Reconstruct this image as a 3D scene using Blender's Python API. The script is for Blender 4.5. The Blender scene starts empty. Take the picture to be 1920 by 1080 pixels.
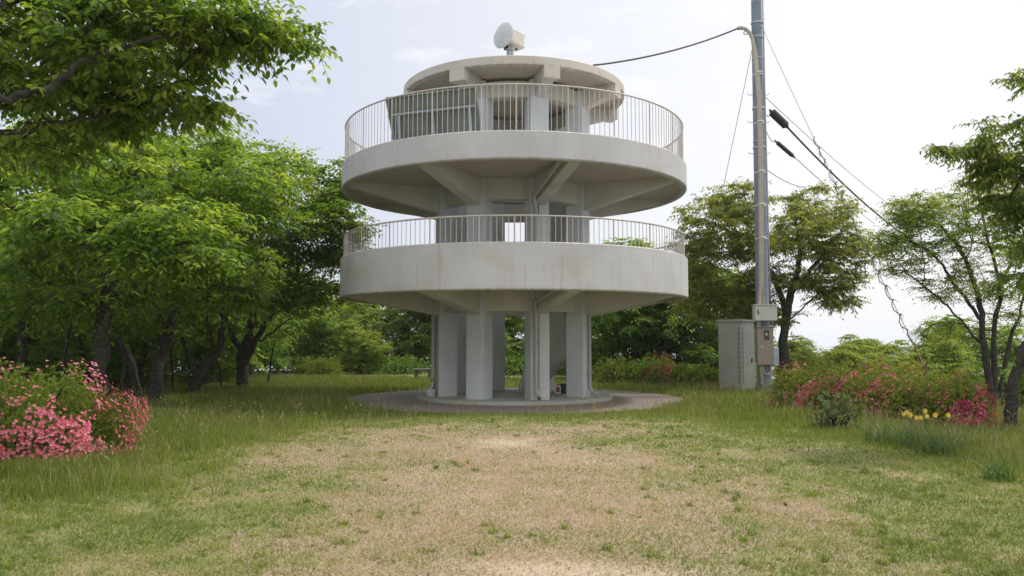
import bpy, bmesh, math, random
import numpy as np
from mathutils import Vector, Matrix
sc = bpy.context.scene
R_ = math.radians
# ------------------------------------------------------------ camera, sky, sun, exposure
FPX = 1501.0; TH = R_(3.74); EYE = 1.6
cam_d = bpy.data.cameras.new('camera'); cam = bpy.data.objects.new('camera', cam_d)
sc.collection.objects.link(cam); sc.camera = cam
cam_d.sensor_width = 36.0; cam_d.lens = FPX / 1920 * 36; cam_d.clip_start = 0.1; cam_d.clip_end = 60000
cam.location = (0, 0, EYE); cam.rotation_euler = (R_(90) + TH, 0, 0)
SUN_AZ, SUN_EL = R_(74), R_(58)      # azimuth from +Y towards +X
SUNV = Vector((math.sin(SUN_AZ) * math.cos(SUN_EL), math.cos(SUN_AZ) * math.cos(SUN_EL), math.sin(SUN_EL)))
w = bpy.data.worlds.new('World'); sc.world = w; w.use_nodes = True
nt = w.node_tree; nt.nodes.clear()
def wn(t, **k):
    n = nt.nodes.new(t)
    for a, b in k.items(): setattr(n, a, b)
    return n
sky = wn('ShaderNodeTexSky', sky_type='NISHITA', sun_disc=False, sun_elevation=SUN_EL, sun_rotation=SUN_AZ)
sky.dust_density = 4.0; sky.air_density = 1.0
tc = wn('ShaderNodeTexCoord')
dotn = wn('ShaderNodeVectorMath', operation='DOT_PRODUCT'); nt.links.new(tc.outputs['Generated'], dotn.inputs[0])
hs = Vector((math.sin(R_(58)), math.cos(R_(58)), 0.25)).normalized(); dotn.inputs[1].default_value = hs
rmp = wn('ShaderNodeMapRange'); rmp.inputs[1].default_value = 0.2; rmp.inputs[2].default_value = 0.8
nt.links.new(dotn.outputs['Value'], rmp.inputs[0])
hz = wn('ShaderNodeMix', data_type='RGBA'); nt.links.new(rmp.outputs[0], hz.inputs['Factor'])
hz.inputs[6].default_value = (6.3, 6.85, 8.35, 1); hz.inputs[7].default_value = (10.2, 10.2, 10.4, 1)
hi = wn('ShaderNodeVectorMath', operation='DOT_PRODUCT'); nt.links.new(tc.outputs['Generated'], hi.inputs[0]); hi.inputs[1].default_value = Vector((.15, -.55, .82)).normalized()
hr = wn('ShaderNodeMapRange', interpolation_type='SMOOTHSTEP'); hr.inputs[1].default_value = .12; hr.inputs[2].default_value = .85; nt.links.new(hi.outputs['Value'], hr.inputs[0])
hz2 = wn('ShaderNodeMix', data_type='RGBA'); nt.links.new(hr.outputs[0], hz2.inputs['Factor']); nt.links.new(hz.outputs[2], hz2.inputs[6]); hz2.inputs[7].default_value = (13.5, 13.2, 13.0, 1)  # brighter sky high behind the camera, added as fill for the tower's near side
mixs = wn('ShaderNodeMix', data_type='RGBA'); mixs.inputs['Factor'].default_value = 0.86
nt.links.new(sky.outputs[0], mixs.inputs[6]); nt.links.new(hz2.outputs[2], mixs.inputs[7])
# thin high cloud wisps
mp = wn('ShaderNodeMapping'); mp.inputs['Scale'].default_value = (2.2, 2.2, 7); nt.links.new(tc.outputs['Generated'], mp.inputs[0])
nz = wn('ShaderNodeTexNoise'); nz.inputs['Scale'].default_value = 3.2; nz.inputs['Detail'].default_value = 8; nz.inputs['Roughness'].default_value = .6
nt.links.new(mp.outputs[0], nz.inputs[0])
cr = wn('ShaderNodeMapRange'); cr.inputs[1].default_value = .52; cr.inputs[2].default_value = .74; cr.inputs[4].default_value = .95
nt.links.new(nz.outputs[0], cr.inputs[0])
cl = wn('ShaderNodeMix', data_type='RGBA'); nt.links.new(cr.outputs[0], cl.inputs['Factor'])
nt.links.new(mixs.outputs[2], cl.inputs[6]); cl.inputs[7].default_value = (9.4, 9.5, 10, 1)
bg = wn('ShaderNodeBackground'); bg.inputs[1].default_value = 0.1
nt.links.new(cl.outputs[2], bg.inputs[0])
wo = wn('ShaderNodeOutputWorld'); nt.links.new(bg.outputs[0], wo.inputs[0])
sd = bpy.data.lights.new('sun', 'SUN'); sd.energy = 2.4; sd.angle = R_(7); sd.color = (1, .95, .86)
sun = bpy.data.objects.new('sun', sd); sc.collection.objects.link(sun)
sun.rotation_euler = SUNV.to_track_quat('Z', 'Y').to_euler(); sun.location = (30, 10, 40)
sc.view_settings.view_transform = 'Standard'; sc.view_settings.look = 'None'
sc.view_settings.exposure = 0.12; sc.view_settings.gamma = 1
sc.cycles.max_bounces = 10; sc.cycles.diffuse_bounces = 6; sc.cycles.transmission_bounces = 6

# ------------------------------------------------------------ helpers
def at(px, py, Y):
    u = (px - 960) / FPX; v = (540 - py) / FPX
    d = Vector((u, math.cos(TH) - v * math.sin(TH), math.sin(TH) + v * math.cos(TH)))
    d *= Y / d.y
    return Vector((d.x, d.y, EYE + d.z))
def link(o, parent=None):
    sc.collection.objects.link(o)
    if parent is not None: o.parent = parent
    return o
def tag(o, label=None, cat=None, group=None, kind=None):
    if label: o['label'] = label
    if cat: o['category'] = cat
    if group: o['group'] = group
    if kind: o['kind'] = kind
    return o
def thing(name, label, cat, loc=(0, 0, 0), rz=0, group=None):
    o = bpy.data.objects.new(name, None); o.location = loc; o.rotation_euler = (0, 0, rz)
    o.empty_display_size = .2
    link(o); return tag(o, label, cat, group)
def obj(name, bm, m, parent=None, smooth=False, angle=None):
    me = bpy.data.meshes.new(name); bmesh.ops.recalc_face_normals(bm, faces=bm.faces[:]); bm.to_mesh(me); bm.free()
    me.materials.append(m)
    if smooth:
        me.polygons.foreach_set('use_smooth', [True] * len(me.polygons))
        if angle: me.set_sharp_from_angle(angle=angle)
    return link(bpy.data.objects.new(name, me), parent)
def npmesh(name, V, F, m, parent=None, smooth=False, attr=None):
    V = np.asarray(V, np.float32); F = np.asarray(F, np.int32)
    me = bpy.data.meshes.new(name); k = F.shape[1]
    me.vertices.add(len(V)); me.vertices.foreach_set('co', V.ravel())
    me.loops.add(F.size); me.loops.foreach_set('vertex_index', F.ravel())
    me.polygons.add(len(F)); me.polygons.foreach_set('loop_start', np.arange(0, F.size, k, dtype=np.int32))
    me.polygons.foreach_set('loop_total', np.full(len(F), k, np.int32))
    if smooth: me.polygons.foreach_set('use_smooth', np.ones(len(F), bool))
    if attr:
        for an, av in attr.items():
            a = me.attributes.new(an, 'FLOAT', 'POINT'); a.data.foreach_set('value', np.asarray(av, np.float32))
    me.update(calc_edges=True); me.validate()
    if m: me.materials.append(m)
    o = bpy.data.objects.new(name, me); link(o, parent); return o
def box(bm, c, s, M=None, bev=0.0):
    r = bmesh.ops.create_cube(bm, size=1.0); vs = r['verts']
    bmesh.ops.scale(bm, vec=s, verts=vs); bmesh.ops.translate(bm, vec=c, verts=vs)
    if bev:
        es = list({e for v in vs for e in v.link_edges})
        rr = bmesh.ops.bevel(bm, geom=es, offset=bev, segments=1, affect='EDGES'); vs = list({v for f in rr['faces'] for v in f.verts} | set(v for v in vs if v.is_valid))
    if M is not None: bmesh.ops.transform(bm, matrix=M, verts=vs)
    return vs
def tube(bm, pts, r, n=8, cap=True):
    pts = [Vector(p) for p in pts]; rs = r if isinstance(r, (list, tuple)) else [r] * len(pts)
    rings = []; ref = None
    for i, p in enumerate(pts):
        t = (pts[min(i + 1, len(pts) - 1)] - pts[max(i - 1, 0)]).normalized()
        if ref is None:
            ref = t.orthogonal().normalized()
        else:
            ref = (ref - t * ref.dot(t)).normalized()
        b = t.cross(ref)
        rings.append([bm.verts.new(p + (ref * math.cos(2 * math.pi * k / n) + b * math.sin(2 * math.pi * k / n)) * rs[i]) for k in range(n)])
    for a, b in zip(rings, rings[1:]):
        for k in range(n): bm.faces.new((a[k], a[(k + 1) % n], b[(k + 1) % n], b[k]))
    if cap: bm.faces.new(rings[0][::-1]); bm.faces.new(rings[-1])
def lathe(bm, prof, n=160, closed=True, axis=(0, 0)):
    rings = []
    for k in range(n):
        a = 2 * math.pi * k / n
        rings.append([bm.verts.new((axis[0] + r * math.sin(a), axis[1] + r * math.cos(a), z)) for r, z in prof])
    m = len(prof)
    for k in range(n):
        A, B = rings[k], rings[(k + 1) % n]
        for j in range(m if closed else m - 1):
            bm.faces.new((A[j], A[(j + 1) % m], B[(j + 1) % m], B[j]))
def disc_lathe(bm, prof, n=160):   # profile from axis (r=0) to axis, caps as ngon fans
    c0 = bm.verts.new((0, 0, prof[0][1])); c1 = bm.verts.new((0, 0, prof[-1][1]))
    ins = prof[1:-1]; rings = [[bm.verts.new((r * math.sin(2 * math.pi * k / n), r * math.cos(2 * math.pi * k / n), z)) for r, z in ins] for k in range(n)]
    for k in range(n):
        A, B = rings[k], rings[(k + 1) % n]
        bm.faces.new((c0, A[0], B[0])); bm.faces.new((c1, B[-1], A[-1]))
        for j in range(len(ins) - 1): bm.faces.new((A[j], A[j + 1], B[j + 1], B[j]))

# value noise in numpy, shared by terrain, grass and masks
def _h(ix, iy, s):
    ix = ix.astype(np.int64); iy = iy.astype(np.int64)
    n = (ix * 374761393 + iy * 668265263 + s * 974634777) & 0x7fffffff
    n = ((n ^ (n >> 13)) * 1274126177) & 0x7fffffff
    return ((n ^ (n >> 16)) & 0xffff) / 65535.0
def vn(x, y, s=0):
    x = np.asarray(x, float); y = np.asarray(y, float)
    ix = np.floor(x); iy = np.floor(y); fx = x - ix; fy = y - iy
    fx = fx * fx * (3 - 2 * fx); fy = fy * fy * (3 - 2 * fy)
    a = _h(ix, iy, s); b = _h(ix + 1, iy, s); c = _h(ix, iy + 1, s); d = _h(ix + 1, iy + 1, s)
    return (a * (1 - fx) + b * fx) * (1 - fy) + (c * (1 - fx) + d * fx) * fy
def fbm(x, y, s=0, o=4):
    t = 0; a = .5; n = 0
    for k in range(o):
        t = t + a * vn(np.asarray(x) * 2 ** k, np.asarray(y) * 2 ** k, s + k); n += a; a *= .5
    return t / n
def sstep(a, b, x): t = np.clip((x - a) / (b - a), 0, 1); return t * t * (3 - 2 * t)

# ------------------------------------------------------------ materials
def mat(name):
    m = bpy.data.materials.new(name); m.use_nodes = True
    nt = m.node_tree; b = nt.nodes['Principled BSDF']; return m, nt, b
def N(nt, t, **k):
    n = nt.nodes.new(t)
    for a, b in k.items(): setattr(n, a, b)
    return n
def noise(nt, scale, detail=5, rough=.55, sc_=(1, 1, 1), coord='Object'):
    t = N(nt, 'ShaderNodeTexCoord'); mp = N(nt, 'ShaderNodeMapping'); mp.inputs['Scale'].default_value = sc_
    n = N(nt, 'ShaderNodeTexNoise'); n.inputs['Scale'].default_value = scale; n.inputs['Detail'].default_value = detail; n.inputs['Roughness'].default_value = rough
    nt.links.new(t.outputs[coord], mp.inputs[0]); nt.links.new(mp.outputs[0], n.inputs[0]); return n.outputs[0]
def rng(nt, s, a, b, c=0, d=1):
    m = N(nt, 'ShaderNodeMapRange'); m.inputs[1].default_value = a; m.inputs[2].default_value = b; m.inputs[3].default_value = c; m.inputs[4].default_value = d
    nt.links.new(s, m.inputs[0]); return m.outputs[0]
def mixc(nt, f, a, b):
    m = N(nt, 'ShaderNodeMix', data_type='RGBA')
    if hasattr(f, 'links'): nt.links.new(f, m.inputs['Factor'])
    else: m.inputs['Factor'].default_value = f
    for v, i in ((a, 6), (b, 7)):
        if hasattr(v, 'links'): nt.links.new(v, m.inputs[i])
        else: m.inputs[i].default_value = (*v, 1)
    return m.outputs[2]
def bump(nt, b, h, st=.3, d=.01):
    n = N(nt, 'ShaderNodeBump'); n.inputs['Strength'].default_value = st; n.inputs['Distance'].default_value = d
    nt.links.new(h, n.inputs['Height']); nt.links.new(n.outputs[0], b.inputs['Normal'])
def concrete(name, base, stain, dark, amt=.6):
    m, nt, b = mat(name)
    c = mixc(nt, rng(nt, noise(nt, .9, 6), .35, .7), base, tuple(x * .84 for x in base))
    st = noise(nt, 1.1, 6, .6, (1, 1, .55)); c = mixc(nt, rng(nt, st, .58, .78, 0, amt), c, stain)
    sk = noise(nt, 7.0, 4, .6, (1, 1, .09)); c = mixc(nt, rng(nt, sk, .55, .8, 0, .45), c, dark)
    fine = noise(nt, 30, 5, .7); c = mixc(nt, rng(nt, fine, .55, .8, 0, .25), c, dark)
    nt.links.new(c, b.inputs['Base Color']); b.inputs['Roughness'].default_value = .85
    bump(nt, b, fine, .35, .006); return m
M = {}
M['fascia'] = concrete('painted_concrete', (.54, .54, .55), (.44, .37, .31), (.38, .375, .37), .55)
def streaks(m, rim, h, amt):
    nt = m.node_tree; b = nt.nodes['Principled BSDF']; src = b.inputs['Base Color'].links[0].from_socket
    t = N(nt, 'ShaderNodeTexCoord'); sp = N(nt, 'ShaderNodeSeparateXYZ'); nt.links.new(t.outputs['Object'], sp.inputs[0])
    an = N(nt, 'ShaderNodeMath', operation='ARCTAN2'); nt.links.new(sp.outputs[0], an.inputs[0]); nt.links.new(sp.outputs[1], an.inputs[1])
    def nn(ka, kz, sc, det):
        a = N(nt, 'ShaderNodeMath', operation='MULTIPLY'); nt.links.new(an.outputs[0], a.inputs[0]); a.inputs[1].default_value = ka
        z = N(nt, 'ShaderNodeMath', operation='MULTIPLY'); nt.links.new(sp.outputs[2], z.inputs[0]); z.inputs[1].default_value = kz
        cb = N(nt, 'ShaderNodeCombineXYZ'); nt.links.new(a.outputs[0], cb.inputs[0]); nt.links.new(z.outputs[0], cb.inputs[1])
        q = N(nt, 'ShaderNodeTexNoise'); q.inputs['Scale'].default_value = sc; q.inputs['Detail'].default_value = det; nt.links.new(cb.outputs[0], q.inputs[0]); return q.outputs[0]
    c = src
    c = mixc(nt, rng(nt, nn(46, .5, 1, 5), .60, .78, 0, amt), c, (.33, .31, .28))
    c = mixc(nt, rng(nt, nn(12, .35, 1, 4), .62, .74, 0, amt * .8), c, (.42, .33, .25))
    c = mixc(nt, rng(nt, nn(4, 1.3, 1, 6), .55, .75, 0, amt * .9), c, (.43, .40, .37))
    for zr in rim:      # grime along the rims
        d = N(nt, 'ShaderNodeMath', operation='SUBTRACT'); nt.links.new(sp.outputs[2], d.inputs[0]); d.inputs[1].default_value = zr
        a = N(nt, 'ShaderNodeMath', operation='ABSOLUTE'); nt.links.new(d.outputs[0], a.inputs[0])
        w_ = N(nt, 'ShaderNodeMath', operation='MULTIPLY'); nt.links.new(rng(nt, a.outputs[0], h, 0, 0, 1), w_.inputs[0]); nt.links.new(rng(nt, nn(30, 4, 1, 5), .38, .66, 0, .75), w_.inputs[1])
        c = mixc(nt, w_.outputs[0], c, (.33, .30, .26))
    nt.links.new(c, b.inputs['Base Color'])
streaks(M['fascia'], (3.78, 2.71, 6.28, 5.63), .08, .85)
M['column'] = concrete('column_concrete', (.58, .615, .63), (.42, .42, .37), (.37, .38, .37), .6)
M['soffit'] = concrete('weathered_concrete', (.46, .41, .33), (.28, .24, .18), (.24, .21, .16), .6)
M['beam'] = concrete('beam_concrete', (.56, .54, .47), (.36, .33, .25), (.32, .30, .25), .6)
M['roofrim'] = concrete('roof_concrete', (.58, .54, .48), (.42, .31, .23), (.30, .28, .24), .8)
streaks(M['roofrim'], (8.585, 8.36), .05, .7)
M['plinth'] = concrete('floor_concrete', (.42, .44, .41), (.28, .28, .24), (.18, .19, .17), .5)
M['apron'] = concrete('apron_paving', (.235, .20, .175), (.16, .135, .115), (.13, .115, .10), .7)
def simple(name, col, rough=.6, metal=0, var=.2, scale=6, bmp=.1):
    m, nt, b = mat(name); n = noise(nt, scale, 5)
    c = mixc(nt, rng(nt, n, .35, .75), col, tuple(x * (1 - var) for x in col)); nt.links.new(c, b.inputs['Base Color'])
    b.inputs['Roughness'].default_value = rough; b.inputs['Metallic'].default_value = metal
    if bmp: bump(nt, b, n, bmp, .003)
    return m
M['rail'] = simple('cream_painted_steel', (.54, .50, .46), .45, 0, .25, 9)
M['pipe'] = simple('grey_plastic_pipe', (.42, .40, .37), .5, 0, .2)
M['pipe_rust'] = simple('rusty_steel', (.20, .10, .06), .8, 0, .4, 20)
M['dish'] = simple('pale_dish_cover', (.58, .62, .64), .5, 0, .2, 3)
M['cream'] = simple('cream_enamel', (.58, .56, .50), .45, 0, .12)
M['dark'] = simple('dark_metal', (.04, .045, .045), .6)
M['boardback'] = simple('grey_green_board', (.22, .25, .23), .6, 0, .3, 2)
M['galv'] = simple('galvanised_steel', (.42, .46, .52), .45, .3, .25, 8)
M['pole'] = concrete('painted_pole', (.20, .245, .30), (.15, .18, .22), (.12, .14, .17), .5)
M['conduit'] = simple('beige_conduit', (.42, .38, .31), .5)
M['tie'] = simple('white_cable_tie', (.75, .75, .73), .5, 0, .05)
M['cabinet'] = simple('grey_green_steel', (.34, .36, .33), .55, 0, .22, 2)
M['boxw'] = simple('pale_box_enamel', (.52, .54, .49), .5, 0, .08)
M['brownbox'] = simple('brown_box_enamel', (.28, .235, .21), .5, 0, .12)
M['glass'] = simple('dark_window', (.03, .03, .035), .15, 0, .1, 3, 0)
M['slot'] = simple('vent_slot', (.05, .055, .05), .8)
M['cable'] = simple('black_cable', (.05, .05, .05), .6)
M['wire'] = simple('steel_wire', (.22, .22, .22), .5, .3)
M['sleeve'] = simple('black_sleeve', (.035, .04, .035), .7)
M['yellow'] = simple('yellow_guard', (.34, .20, .05), .7, 0, .6, 14)
M['red'] = simple('red_plastic', (.30, .05, .04), .5)
M['white'] = simple('white_plastic', (.65, .64, .6), .5)
M['blue'] = simple('blue_grey_plastic', (.05, .09, .13), .5)
M['stone'] = concrete('bench_stone', (.13, .13, .125), (.12, .11, .10), (.08, .08, .075))
def leafmat(name, c0, c1, c2, trans=.45, tint=1.0, rough=.45):
    m, nt, b = mat(name)
    at_ = N(nt, 'ShaderNodeAttribute'); at_.attribute_name = 'rnd'
    r = N(nt, 'ShaderNodeValToRGB'); r.color_ramp.elements[0].color = (*c0, 1); r.color_ramp.elements[1].color = (*c2, 1)
    e = r.color_ramp.elements.new(.55); e.color = (*c1, 1)
    nt.links.new(at_.outputs['Fac'], r.inputs[0])
    nt.links.new(r.outputs[0], b.inputs['Base Color']); b.inputs['Roughness'].default_value = rough
    b.inputs['Specular IOR Level'].default_value = .35
    tr = N(nt, 'ShaderNodeBsdfTranslucent'); g = N(nt, 'ShaderNodeMix', data_type='RGBA', blend_type='MULTIPLY'); g.inputs['Factor'].default_value = 1
    nt.links.new(r.outputs[0], g.inputs[6]); g.inputs[7].default_value = (2.1 * tint, 1.9 * tint, .75 * tint, 1); nt.links.new(g.outputs[2], tr.inputs[0])
    mx = N(nt, 'ShaderNodeMixShader'); mx.inputs[0].default_value = trans
    nt.links.new(b.outputs[0], mx.inputs[1]); nt.links.new(tr.outputs[0], mx.inputs[2])
    nt.links.new(mx.outputs[0], nt.nodes['Material Output'].inputs[0]); return m
M['leaf'] = leafmat('cherry_leaf', (.06, .115, .02), (.12, .205, .034), (.27, .345, .08), .56, 1.12)
M['leaf_dark'] = leafmat('dark_leaf', (.055, .115, .024), (.10, .185, .035), (.19, .28, .055), .55, 1.1)
M['leaf_light'] = leafmat('light_leaf', (.12, .18, .035), (.20, .275, .055), (.30, .37, .09))
M['leaf_olive'] = leafmat('olive_leaf', (.09, .125, .025), (.16, .205, .04), (.27, .27, .08), .55, 1.1)
M['leaf_red'] = leafmat('bronze_green_leaf', (.07, .125, .027), (.135, .21, .042), (.25, .25, .08), .55, 1.1)
M['azalea_leaf'] = leafmat('azalea_leaf', (.07, .12, .02), (.14, .21, .028), (.24, .30, .04), .35)
M['azalea_brown'] = leafmat('azalea_brownish_leaf', (.08, .125, .02), (.16, .23, .032), (.29, .29, .06), .35)
M['petal'] = leafmat('coral_pink_petal', (.62, .10, .17), (.74, .19, .29), (.82, .36, .42), .3, .45)
M['petal_m'] = leafmat('magenta_petal', (.50, .035, .13), (.62, .08, .20), (.66, .19, .25), .3, .45)
M['petal_r'] = leafmat('red_petal', (.35, .03, .03), (.45, .06, .05), (.5, .12, .08), .3, .45)
M['petal_y'] = leafmat('yellow_petal', (.70, .58, .05), (.78, .66, .10), (.8, .72, .2), .3, .5)
M['grass'] = leafmat('green_grass_blade', (.08, .13, .02), (.175, .235, .04), (.33, .35, .10), .35)
M['straw'] = leafmat('short_turf_blade', (.16, .215, .045), (.32, .34, .11), (.47, .365, .255), .25, .6, .7)
M['stalk'] = leafmat('seed_stalk', (.20, .19, .08), (.30, .25, .13), (.38, .30, .18), .25, .6)
M['iris'] = leafmat('strap_leaf', (.045, .095, .03), (.08, .15, .045), (.14, .21, .065), .3)
m, nt, b = mat('bark')
n1 = noise(nt, 9, 6, .65, (1, 1, 2.6)); n2 = noise(nt, 2.5, 5)
c = mixc(nt, rng(nt, n1, .4, .65), (.018, .015, .013), (.065, .055, .045)); c = mixc(nt, rng(nt, n2, .58, .7, 0, .55), c, (.15, .16, .13))
nt.links.new(c, b.inputs['Base Color']); b.inputs['Roughness'].default_value = .9; bump(nt, b, n1, .8, .02); M['bark'] = m
m, nt, b = mat('pale_bark')
n1 = noise(nt, 9, 6, .65, (1, 1, 2.6)); c = mixc(nt, rng(nt, n1, .4, .65), (.06, .05, .04), (.15, .125, .10))
nt.links.new(c, b.inputs['Base Color']); b.inputs['Roughness'].default_value = .9; bump(nt, b, n1, .8, .02); M['bark_pale'] = m
M['sage'] = leafmat('grey_green_leaf', (.07, .11, .05), (.12, .17, .08), (.20, .25, .14), .3)
# ground
m, nt, b = mat('turf_ground')
def attr(nt, n): a = N(nt, 'ShaderNodeAttribute'); a.attribute_name = n; return a.outputs['Fac']
nf = noise(nt, 28, 6, .75); nm = noise(nt, 3.0, 6, .65); ns = noise(nt, 90, 3, .7)
straw = mixc(nt, rng(nt, nf, .3, .7), (.235, .17, .115), (.47, .35, .26))
green = mixc(nt, rng(nt, nf, .3, .7), (.13, .15, .045), (.34, .33, .13))
gm = N(nt, 'ShaderNodeMath', operation='ADD'); nt.links.new(attr(nt, 'green'), gm.inputs[0]); nt.links.new(rng(nt, nm, .3, .7, -.3, .3), gm.inputs[1])
c = mixc(nt, rng(nt, gm.outputs[0], .3, .8), straw, green)
bm_ = N(nt, 'ShaderNodeMath', operation='ADD'); nt.links.new(attr(nt, 'bare'), bm_.inputs[0]); nt.links.new(rng(nt, nf, .3, .7, -.3, .3), bm_.inputs[1])
c = mixc(nt, rng(nt, bm_.outputs[0], .4, .85), c, mixc(nt, ns, (.44, .34, .25), (.54, .43, .32)))
c = mixc(nt, rng(nt, ns, .55, .8, 0, .45), c, (.13, .105, .06))
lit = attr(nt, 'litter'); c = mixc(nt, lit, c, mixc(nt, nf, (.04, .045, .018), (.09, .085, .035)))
nt.links.new(c, b.inputs['Base Color']); b.inputs['Roughness'].default_value = .95; bump(nt, b, nf, .6, .02); M['ground'] = m
m, nt, b = mat('sea_water')
b.inputs['Base Color'].default_value = (.18, .24, .28, 1); b.inputs['Roughness'].default_value = .25; bump(nt, b, noise(nt, .15, 4), .3, .3); M['sea'] = m

# ------------------------------------------------------------ terrain
TX, TY, TR = .056, 22.3, 4.75
def edge_d(x, y):       # distance outside the plateau (positive = outside)
    cx = np.interp(y, [-30, 0, 15, 24, 32, 44], [0, 0, -1.5, -3, -4.5, -6])
    hw_r = np.interp(y, [-30, 8, 15, 20, 26, 33, 44], [16, 14, 12, 11.5, 11, 9, 7])
    hw_l = np.interp(y, [-30, 0, 14, 24, 34, 44], [18, 15, 12, 12, 12, 9])
    dx = np.where(x > cx, x - cx - hw_r, cx - x - hw_l)
    dy = np.maximum(y - 42, -40 - y)
    return np.where((dx > 0) & (dy > 0), np.hypot(np.maximum(dx, 0), np.maximum(dy, 0)), np.maximum(dx, dy))
def height(x, y):
    d = np.maximum(edge_d(x, y), 0)
    h = -np.where(d < 8, d * d * .03, 1.92 + (d - 8) * .48)
    h = h + (fbm(x * .25, y * .25, 5, 3) - .5) * .10 + (fbm(x * 1.3, y * 1.3, 9, 3) - .5) * .05
    r = np.hypot(x - TX, y - TY)
    return np.where(r < 5.6, h * sstep(4.7, 5.6, r) - .02 * (1 - sstep(4.7, 5.6, r)), h)
def H(x, y): return float(height(np.array([x]), np.array([y]))[0])
def masks(x, y):
    n = fbm(x * .7, y * .7, 21, 4); n2 = fbm(x * 2.2, y * 2.2, 33, 4)
    # lateral limits of the worn lane narrowing to the apron
    lx = np.interp(y, [0, 6, 9, 12, 15, 18], [-1.5, -1.4, -1.9, -2.4, -2.0, -.8])
    rx = np.interp(y, [0, 6, 9, 12, 15, 18], [2.4, 1.9, 1.5, 1.6, 1.3, .8])
    inside = np.minimum(x - lx, rx - x)
    green = 1 - sstep(-2.6, 1.5, inside + (n - .5) * 6.5)
    green = np.clip(.24 + .66 * green, 0, 1) * (.45 + .85 * n2) * (.35 + 1.35 * fbm(x * 3.2, y * 3.2, 44, 5))
    green = np.maximum(green, sstep(14.0, 16.5, y + (n2 - .5) * 2.5))
    g = lambda cx, cy, sx, sy: np.exp(-((x - cx) / sx) ** 2 - ((y - cy) / sy) ** 2)
    bare = 1.1 * g(-.15, 12.6, .9, 1.0) + .8 * g(.8, 10.7, .8, .7) + .65 * g(-1.0, 9.6, .7, .7) + 1.05 * g(.45, 5.6, 1.2, .5) + .35 * g(-.5, 8.4, 1.2, .6) + .7 * g(-1.6, 15.0, .5, .4)
    bare = bare * (.15 + 1.1 * fbm(x * 1.5, y * 2.6, 61, 5)) * .85 + .12 * (1 - green) * (n2 > .5)
    return np.clip(green, 0, 1), np.clip(bare, 0, 1)
def axis(lo, hi, step, far, k=1.13):
    a = list(np.arange(lo, hi + 1e-6, step)); s = step; v = hi
    while v < far: s *= k; v += s; a.append(v)
    s = step; v = lo
    while v > -far: s *= k; v -= s; a.insert(0, v)
    return np.array(a)
gx = axis(-13, 13, .13, 420); gy = axis(4, 27, .13, 420)
GX, GY = np.meshgrid(gx, gy); X_, Y_ = GX.ravel(), GY.ravel(); Z_ = height(X_, Y_)
gr_, ba_ = masks(X_, Y_)
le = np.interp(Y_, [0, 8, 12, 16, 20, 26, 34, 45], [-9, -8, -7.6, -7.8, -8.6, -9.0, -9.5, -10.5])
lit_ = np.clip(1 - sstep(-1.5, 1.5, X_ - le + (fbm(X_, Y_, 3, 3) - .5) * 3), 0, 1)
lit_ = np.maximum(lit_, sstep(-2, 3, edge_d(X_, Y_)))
nx, ny = len(gx), len(gy); I = np.arange(nx * ny).reshape(ny, nx)
F = np.stack([I[:-1, :-1], I[:-1, 1:], I[1:, 1:], I[1:, :-1]], -1).reshape(-1, 4)
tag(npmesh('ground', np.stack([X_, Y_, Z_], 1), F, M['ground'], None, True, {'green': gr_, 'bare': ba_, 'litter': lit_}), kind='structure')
tag(npmesh('sea', [(-4000, -3000, -120), (4000, -3000, -120), (4000, 6000, -120), (-4000, 6000, -120)], [[0, 1, 2, 3]], M['sea']), kind='structure')
bm = bmesh.new(); disc_lathe(bm, [(0, -.15), (4.68, -.15), (4.70, .0), (0, .035)], 128)
pv = obj('pavement', bm, M['apron'], None); pv.location = (TX, TY, 0); tag(pv, kind='structure')

# ------------------------------------------------------------ the tower
T = thing('observation_tower', 'round concrete observation tower with two ring decks and a flat roof on eight columns', 'observation tower', (TX, TY, 0))
PH = [R_(-27.5 + 45 * k) for k in range(8)]          # from the camera side (-Y), positive to the right
def rad(phi, r, t=0, z=0):                          # point at radius r, tangential offset t
    return Vector((r * math.sin(phi) + t * math.cos(phi), -r * math.cos(phi) + t * math.sin(phi), z))
bm = bmesh.new(); disc_lathe(bm, [(0, .0), (2.69, .0), (2.69, .085), (2.67, .10), (0, .10)], 96)
obj('plinth', bm, M['plinth'], T)
RC = 1.93; CW = .25
for ph in PH:
    bm = bmesh.new()
    box(bm, (0, 0, (.1 + 8.3) / 2), (2 * CW, 2 * CW, 8.2), Matrix.Translation(rad(ph, RC)) @ Matrix.Rotation(ph, 4, 'Z'), .012)
    obj('column', bm, M['column'], T)
def polar_prism(bm, phi, sec, wd, taper=None):       # sec: (r,z) outline, extruded tangentially by width
    L = [bm.verts.new(rad(phi, r, -wd / 2, z)) for r, z in sec]; Rr = [bm.verts.new(rad(phi, r, wd / 2, z)) for r, z in sec]
    bm.faces.new(L); bm.faces.new(Rr[::-1]); k = len(sec)
    for i in range(k): bm.faces.new((L[i], Rr[i], Rr[(i + 1) % k], L[(i + 1) % k]))
def deck(name, ftop, fbot, floor, sof, lab):
    bm = bmesh.new()
    t = .16
    prof = [(TR, fbot + .03), (TR, ftop - .03), (TR - .03, ftop), (TR - t, ftop), (TR - t, floor), (1.62, floor), (1.62, sof), (TR - t - .04, sof), (TR - t, fbot), (TR - .03, fbot)]
    lathe(bm, prof, 200)
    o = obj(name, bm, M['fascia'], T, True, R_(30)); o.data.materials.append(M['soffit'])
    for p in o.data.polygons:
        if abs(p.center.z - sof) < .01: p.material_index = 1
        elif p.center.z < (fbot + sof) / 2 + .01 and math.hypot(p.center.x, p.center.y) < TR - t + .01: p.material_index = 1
    return o
d1 = deck('deck', 3.78, 2.71, 3.25, 2.86, 0); tag(d1, 'lower ring deck with tall solid parapet')
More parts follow.
